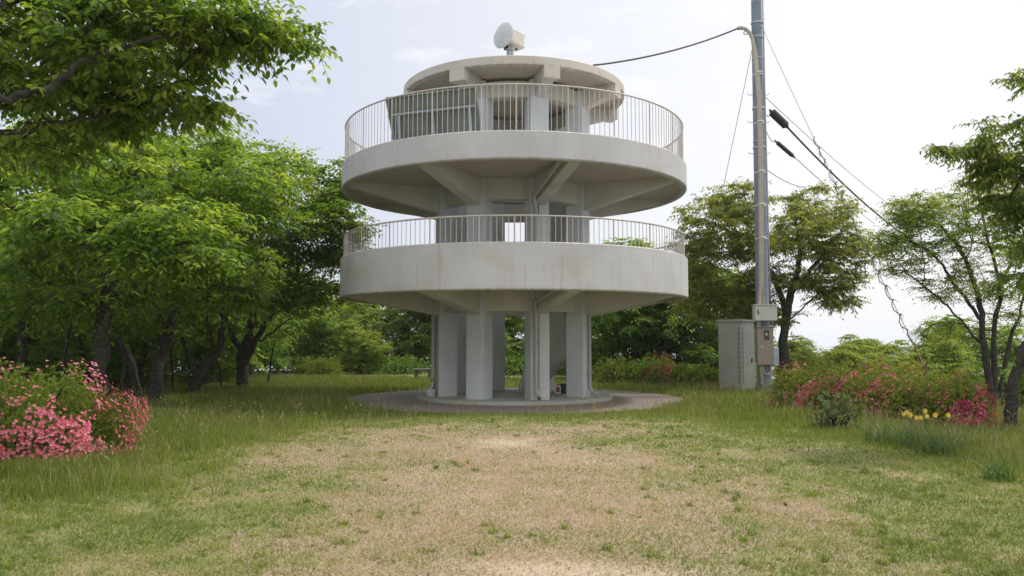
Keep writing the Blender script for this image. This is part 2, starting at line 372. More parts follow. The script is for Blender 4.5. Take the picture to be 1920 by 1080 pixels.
d2 = deck('deck', 6.28, 5.63, 6.16, 5.75, 0); tag(d2, 'upper ring deck with lower edge band')
# beams and ring beams
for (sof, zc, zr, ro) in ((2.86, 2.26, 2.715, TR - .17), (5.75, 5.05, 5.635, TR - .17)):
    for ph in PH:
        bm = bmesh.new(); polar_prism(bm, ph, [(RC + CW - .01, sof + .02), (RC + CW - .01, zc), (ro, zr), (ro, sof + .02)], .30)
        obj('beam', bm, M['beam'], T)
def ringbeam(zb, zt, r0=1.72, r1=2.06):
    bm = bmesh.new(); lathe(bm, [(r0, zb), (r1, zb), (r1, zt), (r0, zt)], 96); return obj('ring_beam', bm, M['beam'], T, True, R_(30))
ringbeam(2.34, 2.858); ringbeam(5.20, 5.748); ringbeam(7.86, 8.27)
# roof
RR = 3.10
bm = bmesh.new()
disc_lathe(bm, [(0, 8.66), (RR - .03, 8.585), (RR, 8.56), (RR, 8.36), (RR - .16, 8.345), (RR - .20, 8.40), (0, 8.29)][::-1], 160)
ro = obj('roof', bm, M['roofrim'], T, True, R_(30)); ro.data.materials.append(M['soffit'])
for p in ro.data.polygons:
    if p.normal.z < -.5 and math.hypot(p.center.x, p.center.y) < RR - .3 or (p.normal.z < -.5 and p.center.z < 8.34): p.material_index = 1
for ph in PH:
    bm = bmesh.new()
    polar_prism(bm, ph, [(RC - .1, 8.36), (RC - .1, 7.86), (RC + CW, 7.84), (RR - .22, 8.06), (RR - .22, 8.40)], .28)
    polar_prism(bm, ph, [(RR - .219, 8.05), (RR + .012, 8.05), (RR + .012, 8.37), (RR - .219, 8.40)], .42)
    obj('roof_beam', bm, M['roofrim'], T)
# railings
def railing(zb, zt, lab, off):
    p = bpy.data.objects.new('railing', None); link(p, T); tag(p, lab)
    rr = TR - .085
    bm = bmesh.new(); n = 180
    ring = [rad(2 * math.pi * k / n, rr, 0, zt) for k in range(n)]
    vs = []
    for k in range(n):
        a = 2 * math.pi * k / n
        vs.append([bm.verts.new(rad(a, rr + .021 * math.cos(q), 0, zt + .021 * math.sin(q))) for q in [j * math.pi / 4 for j in range(8)]])
    for k in range(n):
        for j in range(8): bm.faces.new((vs[k][j], vs[k][(j + 1) % 8], vs[(k + 1) % n][(j + 1) % 8], vs[(k + 1) % n][j]))
    obj('top_rail', bm, M['rail'], p, True)
    cnt = 222; proto = None; rest = bmesh.new(); order = sorted(range(cnt), key=lambda k: abs(((k + off) / cnt * 2 * math.pi + math.pi) % (2 * math.pi) - math.pi))
    front = set(order[:99])
    for k in range(cnt):
        a = (k + off) / cnt * 2 * math.pi; post = (k % 9 == 0)
        r = .017 if post else .0085
        if k in front:
            key = 'P' if post else 'B'
            if not isinstance(proto, dict): proto = {}
            if key not in proto:
                b2 = bmesh.new(); tube(b2, [(0, 0, zb - .03), (0, 0, zt)], r, 6)
                o = obj('post' if post else 'baluster', b2, M['rail'], p); proto[key] = o
            else:
                o = proto[key].copy(); link(o, p)
            o.location = rad(a, rr)
        else: tube(rest, [rad(a, rr, 0, zb - .03), rad(a, rr, 0, zt)], r, 6)
    o = obj('baluster', rest, M['rail'], p); tag(o, kind='stuff')
railing(6.28, 7.34, 'tall cream railing of the upper deck', .3)
railing(3.78, 4.37, 'short cream railing of the lower deck', .0)
# stairs in the core
def stair(z0, z1, a0, a1):
    s = bpy.data.objects.new('staircase', None); link(s, T)
    bm = bmesh.new(); n = 18; r0, r1 = .42, 1.58
    for i in range(n):
        b0 = a0 + (a1 - a0) * i / n; b1 = a0 + (a1 - a0) * (i + 1) / n; zt = z0 + (z1 - z0) * (i + 1) / n
        lo = max(z0 + (z1 - z0) * i / n - .16, z0 + .002)
        q = [rad(b0, r0, 0, lo), rad(b0, r1, 0, lo), rad(b1, r1, 0, max(lo + (z1 - z0) / n, z0 + .002)), rad(b1, r0, 0, max(lo + (z1 - z0) / n, z0 + .002))]
        t = [Vector((v.x, v.y, zt)) for v in q]
        A = [bm.verts.new(v) for v in q]; B = [bm.verts.new(v) for v in t]
        bm.faces.new(A); bm.faces.new(B[::-1])
        for k in (1, 3) if i < n - 1 else (1, 2, 3): bm.faces.new((A[k], B[k], B[(k + 1) % 4], A[(k + 1) % 4]))
        zp = zt - (z1 - z0) / n; c_ = [bm.verts.new((v.x, v.y, zp)) for v in (q[0], q[1])]; bm.faces.new((B[0], B[1], c_[1], c_[0]))
    bmesh.ops.remove_doubles(bm, verts=bm.verts[:], dist=.0005)
    obj('flight', bm, M['beam'], s, True, R_(35))
    bm = bmesh.new(); pts = [rad(a0 + (a1 - a0) * i / 24, r1 + .03, 0, z0 + (z1 - z0) * i / 24 + .9) for i in range(25)]; tube(bm, pts, .022, 6)
    for i in range(0, 25, 4): tube(bm, [pts[i], pts[i] - Vector((0, 0, .92))], .014, 6)
    obj('handrail', bm, M['galv'], s)
    bm = bmesh.new(); k = 20      # solid outer string wall
    P0 = [rad(a0 + (a1 - a0) * i / k, r1 + .005, 0, max(z0 + (z1 - z0) * i / k - .18, z0 + .002)) for i in range(k + 1)]
    P1 = [rad(a0 + (a1 - a0) * i / k, r1 + .005, 0, z0 + (z1 - z0) * i / k + .28) for i in range(k + 1)]
    Q0 = [p + Vector((p.x, p.y, 0)).normalized() * .05 for p in P0]; Q1 = [p + Vector((p.x, p.y, 0)).normalized() * .05 for p in P1]
    vv = [[bm.verts.new(p) for p in L] for L in (P0, P1, Q1, Q0)]
    for i in range(k):
        for j in range(4): bm.faces.new((vv[j][i], vv[(j + 1) % 4][i], vv[(j + 1) % 4][i + 1], vv[j][i + 1]))
    bm.faces.new([vv[j][0] for j in range(4)]); bm.faces.new([vv[j][k] for j in range(4)][::-1])
    obj('string', bm, M['beam'], s)
stair(.10, 3.25, R_(165), R_(18)); stair(3.25, 6.16, R_(165), R_(18))
# drain pipes: one by the front right column, one by the left column, one by the right column
def drain(ph, side, segs, r=.058, name='drainpipe', m=None, clamps=True):
    bm = bmesh.new(); pts = [rad(ph, a, side * t, z) for a, t, z in segs]
    # rounded elbows
    out = [pts[0]]
    for a, b_, c_ in zip(pts, pts[1:], pts[2:]):
        d0 = (a - b_).normalized() * .09; d1 = (c_ - b_).normalized() * .09
        for q in (0, .25, .5, .75, 1): out.append((b_ + d0) * (1 - q) ** 2 + b_ * 2 * q * (1 - q) + (b_ + d1) * q * q)
    out.append(pts[-1]); tube(bm, out, r, 12)
    for z in ((.75, 2.0) if clamps else ()):
        base = [p for p in pts if p.z < z]
        v = [p for p in pts if abs(p.z - z) < 9][-2]
        box(bm, (0, 0, 0), (.15, .15, .03), Matrix.Translation((v.x, v.y, z)))
    o = obj(name, bm, m or M['pipe'], T, True, R_(40)); return o
ph = PH[1]
drain(ph, -1, [(4.35, .26, 5.72), (2.42, .26, 5.20), (2.25, .13, 4.95), (2.25, .13, 3.4), (2.25, .13, 2.2), (2.25, .13, .28), (2.46, .13, .17)])
drain(ph, -1, [(4.3, .25, 2.80), (2.5, .25, 2.55), (2.33, .16, 2.3), (2.33, .16, 1.9)], .05, 'drainpipe', None, False)
bm = bmesh.new(); p = rad(ph, 2.475, -.13, .165); tube(bm, [p, p + rad(ph, .01)], .045, 12); obj('pipe_mouth', bm, M['dark'], T)
bm = bmesh.new(); tube(bm, [rad(ph, 2.2, -.045, 5.1), rad(ph, 2.2, -.045, .35)], .012, 6); obj('cable_run', bm, M['pipe_rust'], T)
drain(PH[7], -1, [(2.28, .05, 3.3), (2.28, .05, 2.0), (2.28, .05, .35), (2.5, .05, .2)], .05)
drain(PH[2], 1, [(2.24, .05, 3.3), (2.24, .05, 2.0), (2.24, .05, .3), (2.45, .05, .16)], .04)

# ------------------------------------------------------------ dish on the roof
D = thing('dish_antenna', 'pale covered dish antenna with cream housing on the roof of the tower', 'antenna', tuple(at(958, 100, 19.75)))
D.location.z = 8.60
dc = at(944, 66, 19.75) - D.location
fwd = Vector((-.70, -.70, .12)).normalized()
Q = fwd.to_track_quat('Z', 'Y').to_matrix().to_4x4()
bm = bmesh.new()
disc_lathe(bm, [(0, .085), (.10, .082), (.20, .068), (.29, .035), (.335, .02), (.345, 0), (.335, -.02), (.26, -.055), (.12, -.10), (0, -.105)], 48)
bmesh.ops.transform(bm, matrix=Matrix.Translation(dc) @ Q, verts=bm.verts)
obj('dish', bm, M['dish'], D, True)
bm = bmesh.new(); box(bm, (0, 0, -.32), (.34, .38, .50), None, .015); box(bm, (0, -.02, -.32), (.36, .03, .52), Matrix.Translation((0, -.12, 0)), .004)
rq = Matrix.Translation(dc + Vector((.02, 0, 0))) @ Q
bmesh.ops.transform(bm, matrix=rq, verts=bm.verts); obj('housing', bm, M['cream'], D)
bc = dc - fwd * .25
bm = bmesh.new()
tube(bm, [(bc.x - .02, bc.y, -.05), (bc.x - .02, bc.y, dc.z - .30)], .05, 10); box(bm, (bc.x - .02, bc.y, dc.z - .24), (.18, .18, .16), None, .01)
tube(bm, [(bc.x + .10, bc.y + .02, -.04), (bc.x + .03, bc.y + .02, dc.z - .28)], .028, 8); tube(bm, [(bc.x - .14, bc.y + .05, -.04), (bc.x - .04, bc.y + .02, dc.z - .24)], .028, 8)
obj('mount', bm, M['galv'], D)
bm = bmesh.new(); box(bm, (bc.x - .11, bc.y - .02, dc.z - .26), (.12, .14, .11), Matrix.Rotation(0, 4, 'Z'), .01); tube(bm, [(bc.x + .15, bc.y + .1, dc.z - .18), (bc.x + .15, bc.y + .1, dc.z - .28)], .03, 8)
obj('bracket', bm, M['dark'], D)

# ------------------------------------------------------------ information panel seen from behind on the upper deck
A0 = Vector((-2.86 - TX, 19.25 - TY, 0)); A1 = Vector((-.70 - TX, 18.42 - TY, 0))
dirp = (A1 - A0).normalized(); nrm = Vector((dirp.y, -dirp.x, 0)); nrm = nrm if nrm.y < 0 else -nrm
IP = thing('information_board', 'large tilted information board seen from its back behind the upper railing', 'board', (TX, TY, 6.16))
def P_(s, o, z): v = A0 + dirp * s + nrm * o; return Vector((v.x, v.y, z))
Lp = (A1 - A0).length
bm = bmesh.new()
q = [P_(0, -.02, .25), P_(Lp, -.02, .25), P_(Lp, .40, 1.22), P_(0, .40, 1.22)]; th = Vector((nrm.x * .04, nrm.y * .04, -.03))
a = [bm.verts.new(v) for v in q]; b_ = [bm.verts.new(v - th) for v in q]
bm.faces.new(a[::-1]); bm.faces.new(b_)
for k in range(4): bm.faces.new((a[k], a[(k + 1) % 4], b_[(k + 1) % 4], b_[k]))
obj('board', bm, M['boardback'], IP)
bm = bmesh.new()
for s in (0, Lp): tube(bm, [P_(s, 0.0, .15), P_(s, .44, 1.24)], .028, 4)
tube(bm, [P_(0, .43, 1.23), P_(Lp, .43, 1.23)], .025, 4); tube(bm, [P_(0, .02, .22), P_(Lp, .02, .22)], .025, 4)
for s in np.linspace(.25, Lp - .25, 6): tube(bm, [P_(s, .045, .27), P_(s, .425, 1.2)], .012, 4)
obj('frame', bm, M['boardback'], IP)
bm = bmesh.new(); tube(bm, [P_(.12, .30, .84), P_(Lp - .05, .30, .84)], .030, 8); obj('crossbar', bm, M['galv'], IP)
for s in (.25, Lp * .5, Lp - .2):
    bm = bmesh.new(); tube(bm, [P_(s, .16, -.0), P_(s, .28, .84)], .035, 8); obj('post', bm, M['galv'], IP)

# ------------------------------------------------------------ utility pole
PB = at(1433, 735, 23.8); PY = 23.8
def pw(px, py, Y=PY, dy=0): v = at(px, py, Y + dy); return v
UP = thing('utility_pole', 'tall blue grey utility pole with beige conduits and meter boxes right of the tower', 'utility pole', (PB.x, PY, H(PB.x, PY)))
UL = UP.location.copy()
def U(v): return Vector(v) - UL
b0 = U(at(1433, 740, PY)); bm = bmesh.new()
tube(bm, [(0, 0, -.3), (0, 0, 5), (0, 0, 14)], [.205, .18, .145], 24); obj('shaft', bm, M['pole'], UP, True, R_(60))
def polex(z): return np.interp(z, [0, 5, 14], [.205, .18, .145])
for z, (mt, hh, ex) in {2.2: ('dark', .03, .01), 4.6: ('tie', .025, .006), 5.6: ('tie', .025, .006), 6.6: ('tie', .025, .006), 7.35: ('dark', .05, .02), 7.55: ('dark', .03, .015), 8.1: ('tie', .025, .006), 8.55: ('dark', .06, .02), 9.6: ('tie', .025, .006), 10.1: ('dark', .03, .012), 11.2: ('dark', .05, .02), 10.75: ('dark', .05, .02), 11.9: ('tie', .025, .006)}.items():
    r = polex(z) + ex; bm = bmesh.new(); tube(bm, [(0, 0, z), (0, 0, z + hh)], r, 20); obj('band', bm, M[mt] if mt != 'dark' else M['galv'], UP, True, R_(40))
# conduits on the near left side of the pole, with white ties
def condline(dx, top):
    pts = [(dx, -.19, 12.2 if top else 10.4)] if 0 else []
    return pts
zt = 10.72
bm = bmesh.new()
pts = [(-.62, -.1, zt + .30), (-.50, -.12, zt + .31), (-.38, -.15, zt + .26), (-.27, -.17, zt + .13), (-.20, -.19, zt - .05), (-.16, -.2, zt - .4), (-.09, -.21, zt - 1.4), (-.06, -.21, zt - 1.9), (-.06, -.22, 7), (-.12, -.24, 3.2), (-.20, -.25, 2.2), (-.20, -.25, 1.0), (-.16, -.25, .9), (-.12, -.26, -.1)]
tube(bm, pts, .055, 10); obj('conduit', bm, M['conduit'], UP, True)
bm = bmesh.new()
tube(bm, [(-.60, -.04, zt + .34), (-.46, -.06, zt + .36), (-.32, -.09, zt + .28), (-.20, -.15, zt + .08), (-.10, -.19, zt - .4), (-.0, -.215, zt - 1.8), (.01, -.22, 7), (-.05, -.24, 3.2), (-.05, -.24, 2.4)], .032, 8); obj('conduit', bm, M['conduit'], UP, True)
bm = bmesh.new(); tube(bm, [(.20, -.02, 13), (.185, -.04, 9), (.205, -.04, 5), (.22, -.05, 2.75)], .026, 8); obj('conduit', bm, M['pipe'], UP, True)
bm = bmesh.new()
for z in (4.62, 5.62, 6.62, 8.12, 9.62): tube(bm, [(-.15 + (.02 if z > 6 else 0), -.25, z), (-.05, -.285, z + .01), (.07, -.255, z + .02)], .014, 6)
obj('cable_tie', bm, M['tie'], UP)
for z in (3.3, 5.0, 6.35, 7.2, 8.15, 9.0):
    for s in (-1, 1):
        bm = bmesh.new(); tube(bm, [(s * .15, .02, z), (s * .30, .0, z + .0), (s * .34, .0, z + .06)], .010, 6); obj('step_bolt', bm, M['galv'], UP)
bm = bmesh.new(); tube(bm, [(-.14, -.02, 10.92), (-.30, -.02, 10.92)], .02, 6); tube(bm, [(-.42, -.02, 10.9), (-.36, -.02, 10.98), (-.29, -.02, 10.96), (-.28, -.02, 10.88), (-.36, -.02, 10.86), (-.42, -.02, 10.9)], .014, 6); obj('bracket', bm, M['galv'], UP)
# boxes
def pbox(name, x0, x1, y0, y1, Yf, dep, m, parent=UP, cap=False):
    a = U(at(x0, y1, Yf)); b = U(at(x1, y0, Yf)); c = ((a.x + b.x) / 2, a.y + dep / 2, (a.z + b.z) / 2)
    bm = bmesh.new(); box(bm, c, (b.x - a.x, dep, b.z - a.z), None, .006)
    if cap: box(bm, (c[0], c[1] - .01, b.z + .012), (b.x - a.x + .04, dep + .05, .022), None, .004)
    return obj(name, bm, m, parent), a, b
o1, a, b_ = pbox('junction_box', 1416, 1457, 572, 601, 23.33, .26, M['boxw'], cap=True)
bm = bmesh.new(); box(bm, (a.x + .09, a.y - .008, (a.z + b_.z) / 2 + .02), (.035, .016, .13), None, .004); obj('latch', bm, M['dark'], o1)
o2, a, b_ = pbox('meter_box', 1421, 1450, 614, 684, 23.38, .22, M['brownbox'], cap=True)
bm = bmesh.new(); box(bm, (a.x + .27, a.y - .006, b_.z - .22), (.155, .012, .28), None, .003); obj('window', bm, M['glass'], o2)
bm = bmesh.new(); disc_lathe(bm, [(0, -.01), (.045, -.01), (.045, .008), (0, .014)], 16); bmesh.ops.transform(bm, matrix=Matrix.Translation((a.x + .265, a.y - .012, b_.z - .2)) @ Matrix.Rotation(R_(90), 4, 'X'), verts=bm.verts); obj('dial', bm, M['pipe'], o2)
bm = bmesh.new(); box(bm, (a.x + .13, a.y - .01, b_.z - .56), (.05, .02, .025), None, .004); obj('latch', bm, M['tie'], o2)
o3, a3, b3 = pbox('switch_box', 1451, 1460, 652, 686, 23.55, .18, M['galv'])
bm = bmesh.new(); z0 = a.z
tube(bm, [(a.x + .17, a.y + .1, z0 + .02), (a.x + .18, a.y + .09, z0 - .18), (a.x + .24, a.y + .08, z0 - .28), (a.x + .33, a.y + .08, z0 - .28), (a.x + .41, a.y + .1, z0 - .18), (a.x + .42, a.y + .1, z0 + .04)], .025, 8); obj('cable_loop', bm, M['conduit'], UP, True)
bm = bmesh.new(); tube(bm, [(a.x + .44, a.y + .12, z0), (a.x + .44, a.y + .12, -.1)], .018, 8); tube(bm, [(b3.x - .03, a3.y + .08, b3.z), (b3.x, a3.y + .08, b3.z + .12), (b3.x - .12, a3.y + .1, b3.z + .32), (b3.x - .16, a3.y + .12, 2.35)], .012, 6); obj('cable_run', bm, M['pipe'], UP)

# ------------------------------------------------------------ steel cabinet
ca = at(1347, 742, 24.1); cb = at(1417, 600, 24.1)
CB = thing('electrical_cabinet', 'large grey green steel cabinet with vent slots beside the utility pole', 'cabinet', (ca.x + .72, 24.65, H(ca.x + .5, 24.5)), R_(0))
zc = cb.z - CB.location.z - .05
rot = Matrix.Rotation(R_(45), 4, 'Z')
bm = bmesh.new(); box(bm, (0, 0, zc / 2 - .05), (.80, .78, zc + .1), rot, .01); obj('body', bm, M['cabinet'], CB)
bm = bmesh.new(); box(bm, (0, 0, zc + .03), (.87, .85, .07), rot, .012); obj('roof', bm, simple('cabinet_cap', (.30, .30, .29), .6), CB)
for side, x in (('f', .32), ('l', .30)):
    for k in range(12):
        bm = bmesh.new(); z = .35 + k * .145
        if side == 'f': box(bm, (-x, -.392, z), (.022, .012, .105), rot, .002)
        else: box(bm, (-.402, -x, z), (.012, .022, .105), rot, .002)
        obj('vent_slot', bm, M['slot'], CB)
bm = bmesh.new(); box(bm, (.20, -.402, .98), (.04, .03, .14), rot, .004); obj('handle', bm, M['dark'], CB)
bm = bmesh.new(); box(bm, (0, 0, 0), (.84, .82, .16), rot, .01); obj('base', bm, M['stone'], CB)

# ------------------------------------------------------------ wires
def wire(name, pts, r, m, label, cat, sag=0, group=None, n=24, jit=0):
    pts = [Vector(p) for p in pts]; out = []
    if len(pts) == 2:
        for i in range(n + 1):
            t = i / n; v = pts[0].lerp(pts[1], t); v.z -= sag * 4 * t * (1 - t); out.append(v)
    else: out = pts
    bm = bmesh.new(); o0 = out[0].copy(); tube(bm, [p - o0 for p in out], r, 6)
    o = obj(name, bm, m, None, True); o.location = o0; return tag(o, label, cat, group)
pt = lambda z, x=0, y=0: UL + Vector((x, y, z))
wire('overhead_cable', [at(1112, 122.5, 20.6), UL + Vector((-.60, -.08, zt + .31))], .024, M['cable'], 'black overhead cable running from the tower roof to the conduit elbow on the pole', 'cable', .16)
wire('guy_wire', [UL + Vector((-.16, 0, 10.4)), at(1352, 372, 27.5)], .009, M['wire'], 'thin steel wire slanting down left from the pole behind the tower', 'wire', 0)
# vine covered guy from the pole to the hedge on the right
g0 = UL + Vector((.16, 0, 11.1)); g1 = at(1740, 700, 17.6)
wire('guy_wire', [g0, g1], .009, M['wire'], 'steel guy wire overgrown with a dry creeper, from the pole down to the pink hedge', 'wire', .10)
gg = [g0.lerp(g1, t) - Vector((0, 0, .1 * 4 * t * (1 - t))) for t in np.linspace(0, 1, 61)]
rnd = random.Random(5)
bm = bmesh.new(); vp = []
for i, t in enumerate(np.linspace(.38, .95, 130)):
    c_ = g0.lerp(g1, t) - Vector((0, 0, .1 * 4 * t * (1 - t))); a = i * .8; rr_ = .02 + .03 * rnd.random() + (.03 if .48 < t < .56 or .75 < t < .9 else 0)
    vp.append(c_ + Vector((math.cos(a), 0, math.sin(a))) * rr_)
tube(bm, [p - g0 for p in vp], .011, 5)
for i in range(110):
    p = vp[rnd.randrange(len(vp))] - g0; tube(bm, [p, p + Vector((rnd.uniform(-.1, .1), rnd.uniform(-.1, .1), rnd.uniform(-.16, .03)))], [.006, .003], 4)
o = obj('creeper', bm, M['bark_pale']); o.location = g0; tag(o, 'dry twining creeper climbing the slanting guy wire at the right', 'creeper')
bm = bmesh.new(); k0 = g0.lerp(g1, .925) - Vector((0, 0, .03)); k1 = g0.lerp(g1, .985) ; tube(bm, [Vector((0, 0, 0)), k1 - k0], .02, 8)
o = obj('guy_guard', bm, M['yellow']); o.location = k0; tag(o, 'yellow plastic guard on the foot of the guy wire above the pink hedge', 'guard')
F1 = at(1700, 440, 33)
wire('power_cable', [at(1474, 236, 24.2), at(1712, 452, 36)], .030, M['cable'], 'thick black cable descending right from the upper black sleeve on the pole', 'cable', .25)
wire('power_cable', [at(1489, 294, 24.2), at(1545, 345, 27), at(1640, 420, 36)], .012, M['wire'], 'thin cable descending right from the lower black sleeve', 'cable')
wire('stay_wire', [UL + Vector((.2, 0, 8.95)), at(1700, 408, 36)], .010, M['wire'], 'thin pale wire crossing in front of the sky above the black cable', 'wire', .15)
wire('service_wire', [UL + Vector((.2, 0, 6.72)), at(1510, 352, 27)], .012, M['wire'], 'lowest thin wire leaving the pole to the right just above the tree', 'wire', .1)
def sleeve(px0, py0, px1, py1, r, label):
    a = at(px0, py0, 24.0); b = at(px1, py1, 24.15); bm = bmesh.new()
    n = 40; pts = [Vector((0, 0, 0)).lerp(b - a, i / n) for i in range(n + 1)]; rs = [r * (1 if i % 2 else .92) for i in range(n + 1)]; rs[0] = rs[-1] = r * .5
    tube(bm, pts, rs, 12); t = (b - a).normalized(); tube(bm, [b - a, b - a + t * .10], [r * .7, .02], 10); tube(bm, [-t * .12, (0, 0, 0)], [.015, r * .5], 8)
    o = obj('cable_sleeve', bm, M['sleeve']); o.location = a; tag(o, label, 'cable sleeve', 'black sleeves on the cables')
    return a
s1 = sleeve(1447, 210, 1474, 236, .125, 'upper fatter black ribbed sleeve on the cable beside the pole')
s2 = sleeve(1457, 267, 1486, 292, .065, 'lower thinner black ribbed sleeve hanging beside the pole')
for s_, z_, lb in ((s1, 8.5, 'short looping wire between the pole and the upper sleeve'), (s2, 8.0, 'short looping wire between the pole and the lower sleeve')):
    a = UL + Vector((.17, 0, z_)); mid = (a + s_) / 2 - Vector((0, 0, .16)); wire('jumper_wire', [a, a.lerp(mid, .5) - Vector((0, 0, .03)), mid, mid.lerp(s_, .5) - Vector((0, 0, .03)), s_], .010, M['cable'], lb, 'wire')

# ------------------------------------------------------------ small things at the foot of the tower and beyond
def small(name, label, cat, px, py, Y, build):
    p = at(px, py, Y); t = thing(name, label, cat, (p.x, Y, .10 if math.hypot(p.x - TX, Y - TY) < 2.69 else max(H(p.x, Y), .015 if math.hypot(p.x - TX, Y - TY) < 4.7 else -9))); build(t); return t
def b_can(t):
    bm = bmesh.new(); box(bm, (0, 0, .12), (.16, .14, .24), None, .01); obj('body', bm, M['white'], t)
    bm = bmesh.new(); box(bm, (0, -.072, .13), (.09, .008, .14), None, .002); obj('patch', bm, M['red'], t)
    bm = bmesh.new(); tube(bm, [(0, 0, .24), (0, 0, .28)], .03, 10); obj('cap', bm, M['red'], t)
small('canister', 'white canister with a red patch under the stairs', 'canister', 1046, 740, 22.6, b_can)
def b_buck(t):
    bm = bmesh.new(); disc_lathe(bm, [(0, 0), (.10, 0), (.14, .27), (.15, .28), (.13, .28), (.12, .25), (0, .03)], 20); obj('pail', bm, M['blue'], t, True, R_(40))
    bm = bmesh.new(); tube(bm, [(.14 * math.cos(a), 0, .27 + .12 * math.sin(a)) for a in np.linspace(0, math.pi, 12)], .006, 5); obj('handle', bm, M['galv'], t)
small('bucket', 'dark blue bucket beside the white canister under the tower', 'bucket', 1059, 740, 22.7, b_buck)
def b_crate(t):
    bm = bmesh.new(); box(bm, (0, 0, .1), (.22, .2, .2), None, .01); obj('body', bm, M['dark'], t)
    bm = bmesh.new(); box(bm, (0, 0, .21), (.25, .23, .03), None, .006); obj('lid', bm, M['boardback'], t)
small('box', 'small dark box with a lid on the plinth between the columns', 'box', 980, 738, 23.3, b_crate)
def b_tap(t):
    bm = bmesh.new(); disc_lathe(bm, [(0, 0), (.10, 0), (.15, .18), (.16, .2), (.13, .2), (.11, .16), (0, .04)], 20); obj('basin', bm, M['white'], t, True, R_(40))
    bm = bmesh.new(); tube(bm, [(.08, .1, 0), (.08, .1, .42), (.04, .02, .46), (0, 0, .40)], .018, 8); obj('tap', bm, M['pipe_rust'], t)
small('water_basin', 'small pale basin with a tap beside the left column', 'basin', 808, 748, 21.6, b_tap)
bt = thing('stone_bench', 'low dark grey stone bench in the grass behind the tower on the left', 'bench', (at(793, 700, 33).x, 33, H(at(793, 700, 33).x, 33)))
bm = bmesh.new(); box(bm, (0, 0, .42), (.85, .42, .10), None, .02); obj('seat', bm, M['stone'], bt)
for s in (-.28, .28):
    bm = bmesh.new(); box(bm, (s, 0, .17), (.14, .34, .40), None, .02); obj('leg', bm, M['stone'], bt)

# ------------------------------------------------------------ vegetation
def leaves(P, Dr, Nn, L, W, rng_, six=False, rv=None):
    """P base points, Dr unit directions, Nn approx normals, L lengths, W widths -> V,F,rnd"""
    n = len(P); S = np.cross(Dr, Nn); S /= np.linalg.norm(S, axis=1, keepdims=True) + 1e-9; Nn = np.cross(S, Dr)
    L = L[:, None]; W = W[:, None]
    if rv is None: rv = rng_.random(n)
    if not six:
        V = np.stack([P, P + Dr * L * .45 + S * W * .5 + Nn * W * .16, P + Dr * L * .98 - Nn * L * .06, P + Dr * L * .45 - S * W * .5 + Nn * W * .16], 1).reshape(-1, 3)
        b = (np.arange(n) * 4)[:, None]; F = np.concatenate([b + [0, 1, 2], b + [0, 2, 3]], 0); return V, F, np.repeat(rv, 4)
    V = np.stack([P, P + Dr * L * .25 + S * W * .40 + Nn * W * .14, P + Dr * L * .62 + S * W * .42 + Nn * W * .10 - Nn * L * .03, P + Dr * L - Nn * L * .14,
                  P + Dr * L * .62 - S * W * .42 + Nn * W * .10 - Nn * L * .03, P + Dr * L * .25 - S * W * .40 + Nn * W * .14, P + Dr * L * .45 - Nn * L * .0], 1).reshape(-1, 3)
    b = (np.arange(n) * 7)[:, None]
    F = np.concatenate([b + t for t in ([0, 1, 6], [1, 2, 6], [2, 3, 6], [3, 4, 6], [4, 5, 6], [5, 0, 6])], 0); return V, F, np.repeat(rv, 7)
def unit(v): return v / (np.linalg.norm(v, axis=-1, keepdims=True) + 1e-9)
def sprays(tips, outd, rng_, twigs=4, tl=.5, step=.055, L=.09, W=.045, six=False, droop=.45, vary=.38):
    """leafy twigs around each tip; returns leaf arrays and twig segments"""
    n = len(tips); P0 = np.repeat(tips, twigs, 0); O = np.repeat(outd, twigs, 0)
    d = rng_.normal(size=(n * twigs, 3)); d[:, 2] = d[:, 2] * .22 + .02; d = unit(unit(d) + O * .45)
    ln = tl * rng_.uniform(.5, 1.25, n * twigs); k = max(3, int(tl / step))
    t = (np.arange(k) + .5) / k
    pos = P0[:, None] + d[:, None] * (ln[:, None, None] * t[None, :, None]); pos[..., 2] -= (ln[:, None] * t[None] ** 2) * .30
    side = np.where(np.arange(k) % 2 == 0, 1., -1.)[None, :, None]
    sv = unit(np.cross(d, [0, 0, 1.]))[:, None] * side
    ld = unit(d[:, None] * .55 + sv * .75 + rng_.normal(size=pos.shape) * .28 - np.array([0, 0, droop]))
    nn = unit(np.array([0, 0, 1.]) + rng_.normal(size=pos.shape) * .35)
    cl = np.repeat(rng_.random(n), twigs * k); rv = np.clip(cl * .75 + rng_.random(n * twigs * k) * .4 - .08, 0, 1)
    m = pos.shape[0] * k; LL = L * rng_.uniform(1 - vary, 1 + vary, m)
    V, F, r = leaves(pos.reshape(-1, 3), ld.reshape(-1, 3), nn.reshape(-1, 3), LL, LL * W / L, rng_, six, rv)
    ends = P0 + d * ln[:, None]; ends[:, 2] -= ln * .3
    return V, F, r, (P0, ends)
def crom(pts, sub=5):
    pts = [Vector(p) for p in pts]; out = []
    for i in range(len(pts) - 1):
        p0 = pts[max(i - 1, 0)]; p1 = pts[i]; p2 = pts[i + 1]; p3 = pts[min(i + 2, len(pts) - 1)]
        for j in range(sub):
            t = j / sub; out.append(.5 * ((2 * p1) + (p2 - p0) * t + (2 * p0 - 5 * p1 + 4 * p2 - p3) * t * t + (3 * p1 - p0 - 3 * p2 + p3) * t ** 3))
    out.append(pts[-1]); return out
